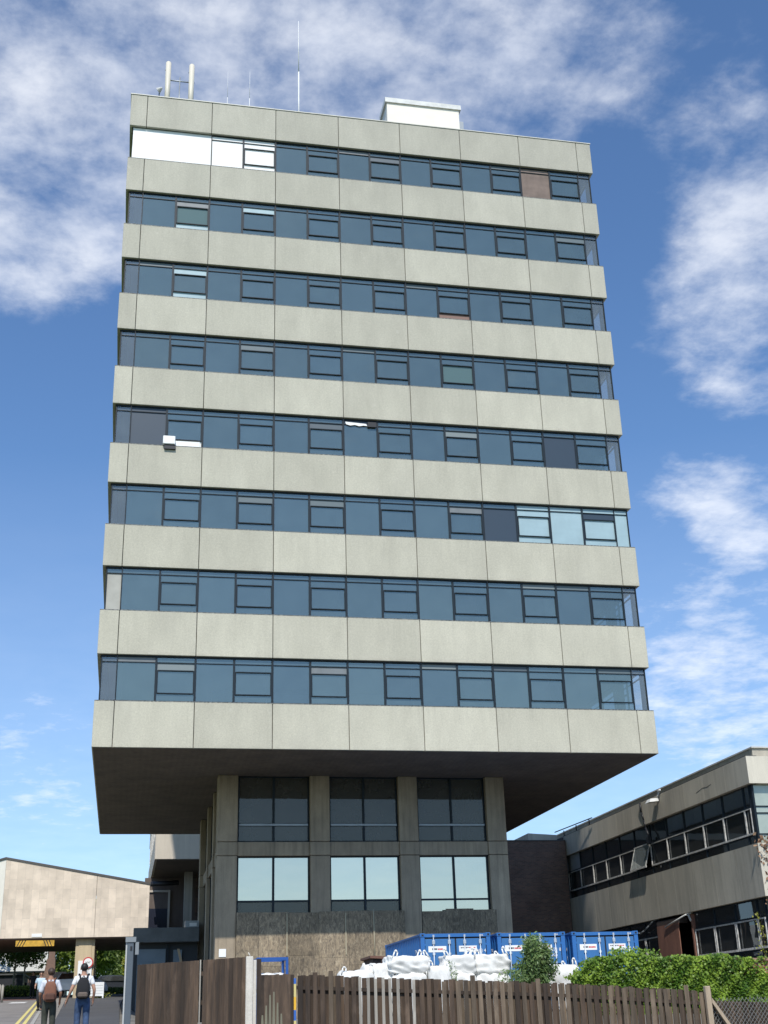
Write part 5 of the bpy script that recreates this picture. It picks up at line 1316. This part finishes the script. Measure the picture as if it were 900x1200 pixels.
P1 = person(-10.63, -14.5, R(0), 1.71, 'person in white t-shirt and blue jeans walking away with a black backpack',
    dict(elbow=[(-.29, -.05, 1.14), (.27, -.06, 1.14)], wrist=[(-.38, .06, .92), (.25, .04, .93)], knee=[(-.11, .05, .50), (.10, -.02, .50)], ankle=[(-.11, -.02, .09), (.11, -.12, .13)], sleeve=.62),
    cloth('tshirt_white', (.78, .78, .78), .06), cloth('jeans_blue', (.055, .10, .20), .5), M_SKIN, M_HAIR, mat('shoe_grey', (.1, .1, .1), .7))
backpack(P1, 'black backpack worn over the white t-shirt of the walker in jeans', cloth('pack_black', (.012, .012, .014)), cloth('pack_taupe', (.13, .10, .08)), 'round')
P2 = person(-11.41, -14.3, R(4), 1.62, 'person in pale shirt and dark trousers walking away with a brown backpack',
    dict(elbow=[(-.25, -.02, 1.14), (.27, -.05, 1.15)], wrist=[(-.23, .14, .99), (.26, .08, .95)], knee=[(-.10, .06, .50), (.10, .0, .50)], ankle=[(-.10, -.05, .10), (.10, .06, .09)], sleeve=.95),
    cloth('shirt_pale', (.62, .65, .70), .08), cloth('trousers_dark', (.055, .060, .045), .4), M_SKIND, M_HAIRB, mat('shoe_grey', (.1, .1, .1), .7))
backpack(P2, 'brown backpack worn by the walker in the pale shirt', cloth('pack_brown', (.20, .085, .05)), cloth('pack_dark_brown', (.10, .045, .03)), 'square')
person(-13.14, 12, R(172), 1.62, 'person in pale blue shirt and dark trousers walking down the road towards the tower',
    dict(elbow=[(-.26, -.04, 1.14), (.25, .0, 1.15)], wrist=[(-.24, .16, 1.02), (.22, .18, 1.08)], knee=[(-.09, .10, .50), (.09, -.02, .48)], ankle=[(-.09, .06, .09), (.09, -.2, .14)], sleeve=.7),
    cloth('shirt_sky', (.50, .62, .70)), cloth('trousers_black', (.02, .02, .025)), M_SKIN, M_HAIRB, mat('shoe_black', (.02, .02, .02), .6), z0=road_z(12) + .02)
person(-15.5, 44, R(180), 1.66, 'distant person in dark clothes standing before the black shed',
    dict(elbow=[(-.25, -.02, 1.14), (.25, -.02, 1.14)], wrist=[(-.24, .06, .92), (.24, .06, .92)], knee=[(-.09, .01, .50), (.09, .01, .50)], ankle=[(-.09, 0, .09), (.09, 0, .09)], sleeve=.95),
    cloth('coat_black', (.03, .03, .04)), cloth('trousers_black', (.02, .02, .025)), M_SKIN, M_HAIR, mat('shoe_black', (.02, .02, .02), .6), z0=road_z(44) + .03)

# ================================================================== SKY, SUN, CAMERA
f_, pit, rol, yaw = 1454.35, .39235, -.031077, .206816
CP = Vector((-9.755, -47.213, EYE))
cyw, syw = math.cos(yaw), math.sin(yaw)
fw = Vector((syw * math.cos(pit), cyw * math.cos(pit), math.sin(pit))); r_ = Vector((cyw, -syw, 0)); u_ = r_.cross(fw)
r2 = r_ * math.cos(rol) + u_ * math.sin(rol); u2 = -r_ * math.sin(rol) + u_ * math.cos(rol)
cam = bpy.data.cameras.new('camera'); co = bpy.data.objects.new('camera', cam); COL.objects.link(co)
co.matrix_world = Matrix(((r2.x, u2.x, -fw.x, CP.x), (r2.y, u2.y, -fw.y, CP.y), (r2.z, u2.z, -fw.z, CP.z), (0, 0, 0, 1)))
cam.sensor_fit = 'VERTICAL'; cam.sensor_height = 36; cam.sensor_width = 27; cam.lens = f_ / 1200 * 36; cam.clip_end = 3000; cam.clip_start = .1
SC.camera = co

L = Vector((.215, 1, -1.25)).normalized()
sun = bpy.data.lights.new('sun', 'SUN'); sun.energy = 4.0; sun.angle = R(.53); sun.color = (1, .955, .88)
so = bpy.data.objects.new('sun', sun); COL.objects.link(so); so.rotation_euler = L.to_track_quat('-Z', 'Y').to_euler()
wld = bpy.data.worlds.new('World'); SC.world = wld; wld.use_nodes = True; nt = wld.node_tree; bg = nt.nodes['Background']
sky = nt.nodes.new('ShaderNodeTexSky'); sky.sky_type = 'NISHITA'; sky.sun_disc = False
sky.sun_elevation = R(50.7); sky.sun_rotation = R(192.1); sky.air_density = 1.0; sky.dust_density = .6; sky.ozone_density = 2.2; sky.altitude = 50
dirv = nt.nodes.new('ShaderNodeTexCoord').outputs['Generated']
def blob(px, py, rad, amt, soft=.55):
    """soft patch of cloud cover about a fixed direction of the sky; rad in degrees"""
    d = (fw + r2 * (px - 450) / f_ - u2 * (py - 600) / f_).normalized()
    n = nt.nodes.new('ShaderNodeVectorMath'); n.operation = 'DOT_PRODUCT'; lk(nt, dirv, n.inputs[0]); n.inputs[1].default_value = d
    return mrange(nt, n.outputs['Value'], math.cos(R(rad)), math.cos(R(rad * (1 - soft))), 0, amt, True)
cov = None
for b_ in ((40, 90, 13, .50), (200, 20, 11, .44), (420, 20, 11, .44), (620, 50, 8, .36), (30, 240, 6.5, .40), (140, 190, 5, .16), (890, 340, 6.5, .44), (900, 420, 4.5, .26), (820, 390, 4, .26), (880, 590, 3.6, .46), (820, 575, 3.0, .26),
           (800, 740, 7, .28), (890, 780, 7, .28), (850, 870, 6, .28), (30, 920, 7, .42), (890, 220, 6, .30), (750, 570, 3, .18), (780, 100, 7, .16)):
    o_ = blob(*b_, 1.0); cov = o_ if cov is None else mathn(nt, 'ADD', cov, o_)
# cloud field on a flat layer overhead
sp = nt.nodes.new('ShaderNodeSeparateXYZ'); lk(nt, dirv, sp.inputs[0])
zc = mathn(nt, 'ADD', mathn(nt, 'MAXIMUM', sp.outputs['Z'], 0), .12)
cb = nt.nodes.new('ShaderNodeCombineXYZ'); lk(nt, mathn(nt, 'DIVIDE', sp.outputs['X'], zc), cb.inputs[0]); lk(nt, mathn(nt, 'DIVIDE', sp.outputs['Y'], zc), cb.inputs[1])
n1 = noise(nt, mapping(nt, cb.outputs[0], (1, 1, 1), (3.1, .7, 0)), 2.3, 8, .58, .25)
n2 = noise(nt, mapping(nt, cb.outputs[0], (1, 1, 1), (1.3, 5.2, 0)), 7.5, 8, .57, .15)
n3 = noise(nt, mapping(nt, cb.outputs[0], (1, 1, 1), (7.7, 2.2, 0)), 17, 7, .62, .1)
nn = mathn(nt, 'ADD', mathn(nt, 'ADD', mathn(nt, 'MULTIPLY', n1, .30), mathn(nt, 'MULTIPLY', n2, .38)), mathn(nt, 'MULTIPLY', n3, .32))
# elsewhere (behind the camera) scattered cloud too
fr_ = mrange(nt, sp.outputs['Y'], -.3, .3, .18, 0)
nn = mathn(nt, 'ADD', mathn(nt, 'MULTIPLY', mathn(nt, 'SUBTRACT', nn, .5), 2.4), .5)
dens = mathn(nt, 'ADD', nn, mathn(nt, 'ADD', mathn(nt, 'MINIMUM', cov, .62), fr_))
dens = mrange(nt, dens, .74, 1.48, 0, .66, True)
hazy = mrange(nt, sp.outputs['Z'], 0, .42, .26, 0)
dens = mathn(nt, 'MAXIMUM', dens, hazy)
skyc = mixc(nt, 1., sky.outputs[0], (1.04, 1.32, 1.58), 'MULTIPLY')
cloudc = mixc(nt, mrange(nt, n2, .35, .7, 0, 1), (8.2, 8.8, 10.0), (10.8, 11., 11.4))
lk(nt, mixc(nt, dens, skyc, cloudc), bg.inputs['Color']); bg.inputs['Strength'].default_value = .10

SC.view_settings.view_transform = 'Standard'; SC.view_settings.look = 'None'; SC.view_settings.gamma = 1; SC.view_settings.exposure = .10
SC.render.engine = 'CYCLES'; SC.cycles.max_bounces = 8; SC.cycles.transparent_max_bounces = 16; SC.cycles.use_denoising = True
SC.cycles.caustics_reflective = False; SC.cycles.caustics_refractive = False
SC.render.resolution_x = 768; SC.render.resolution_y = 1024
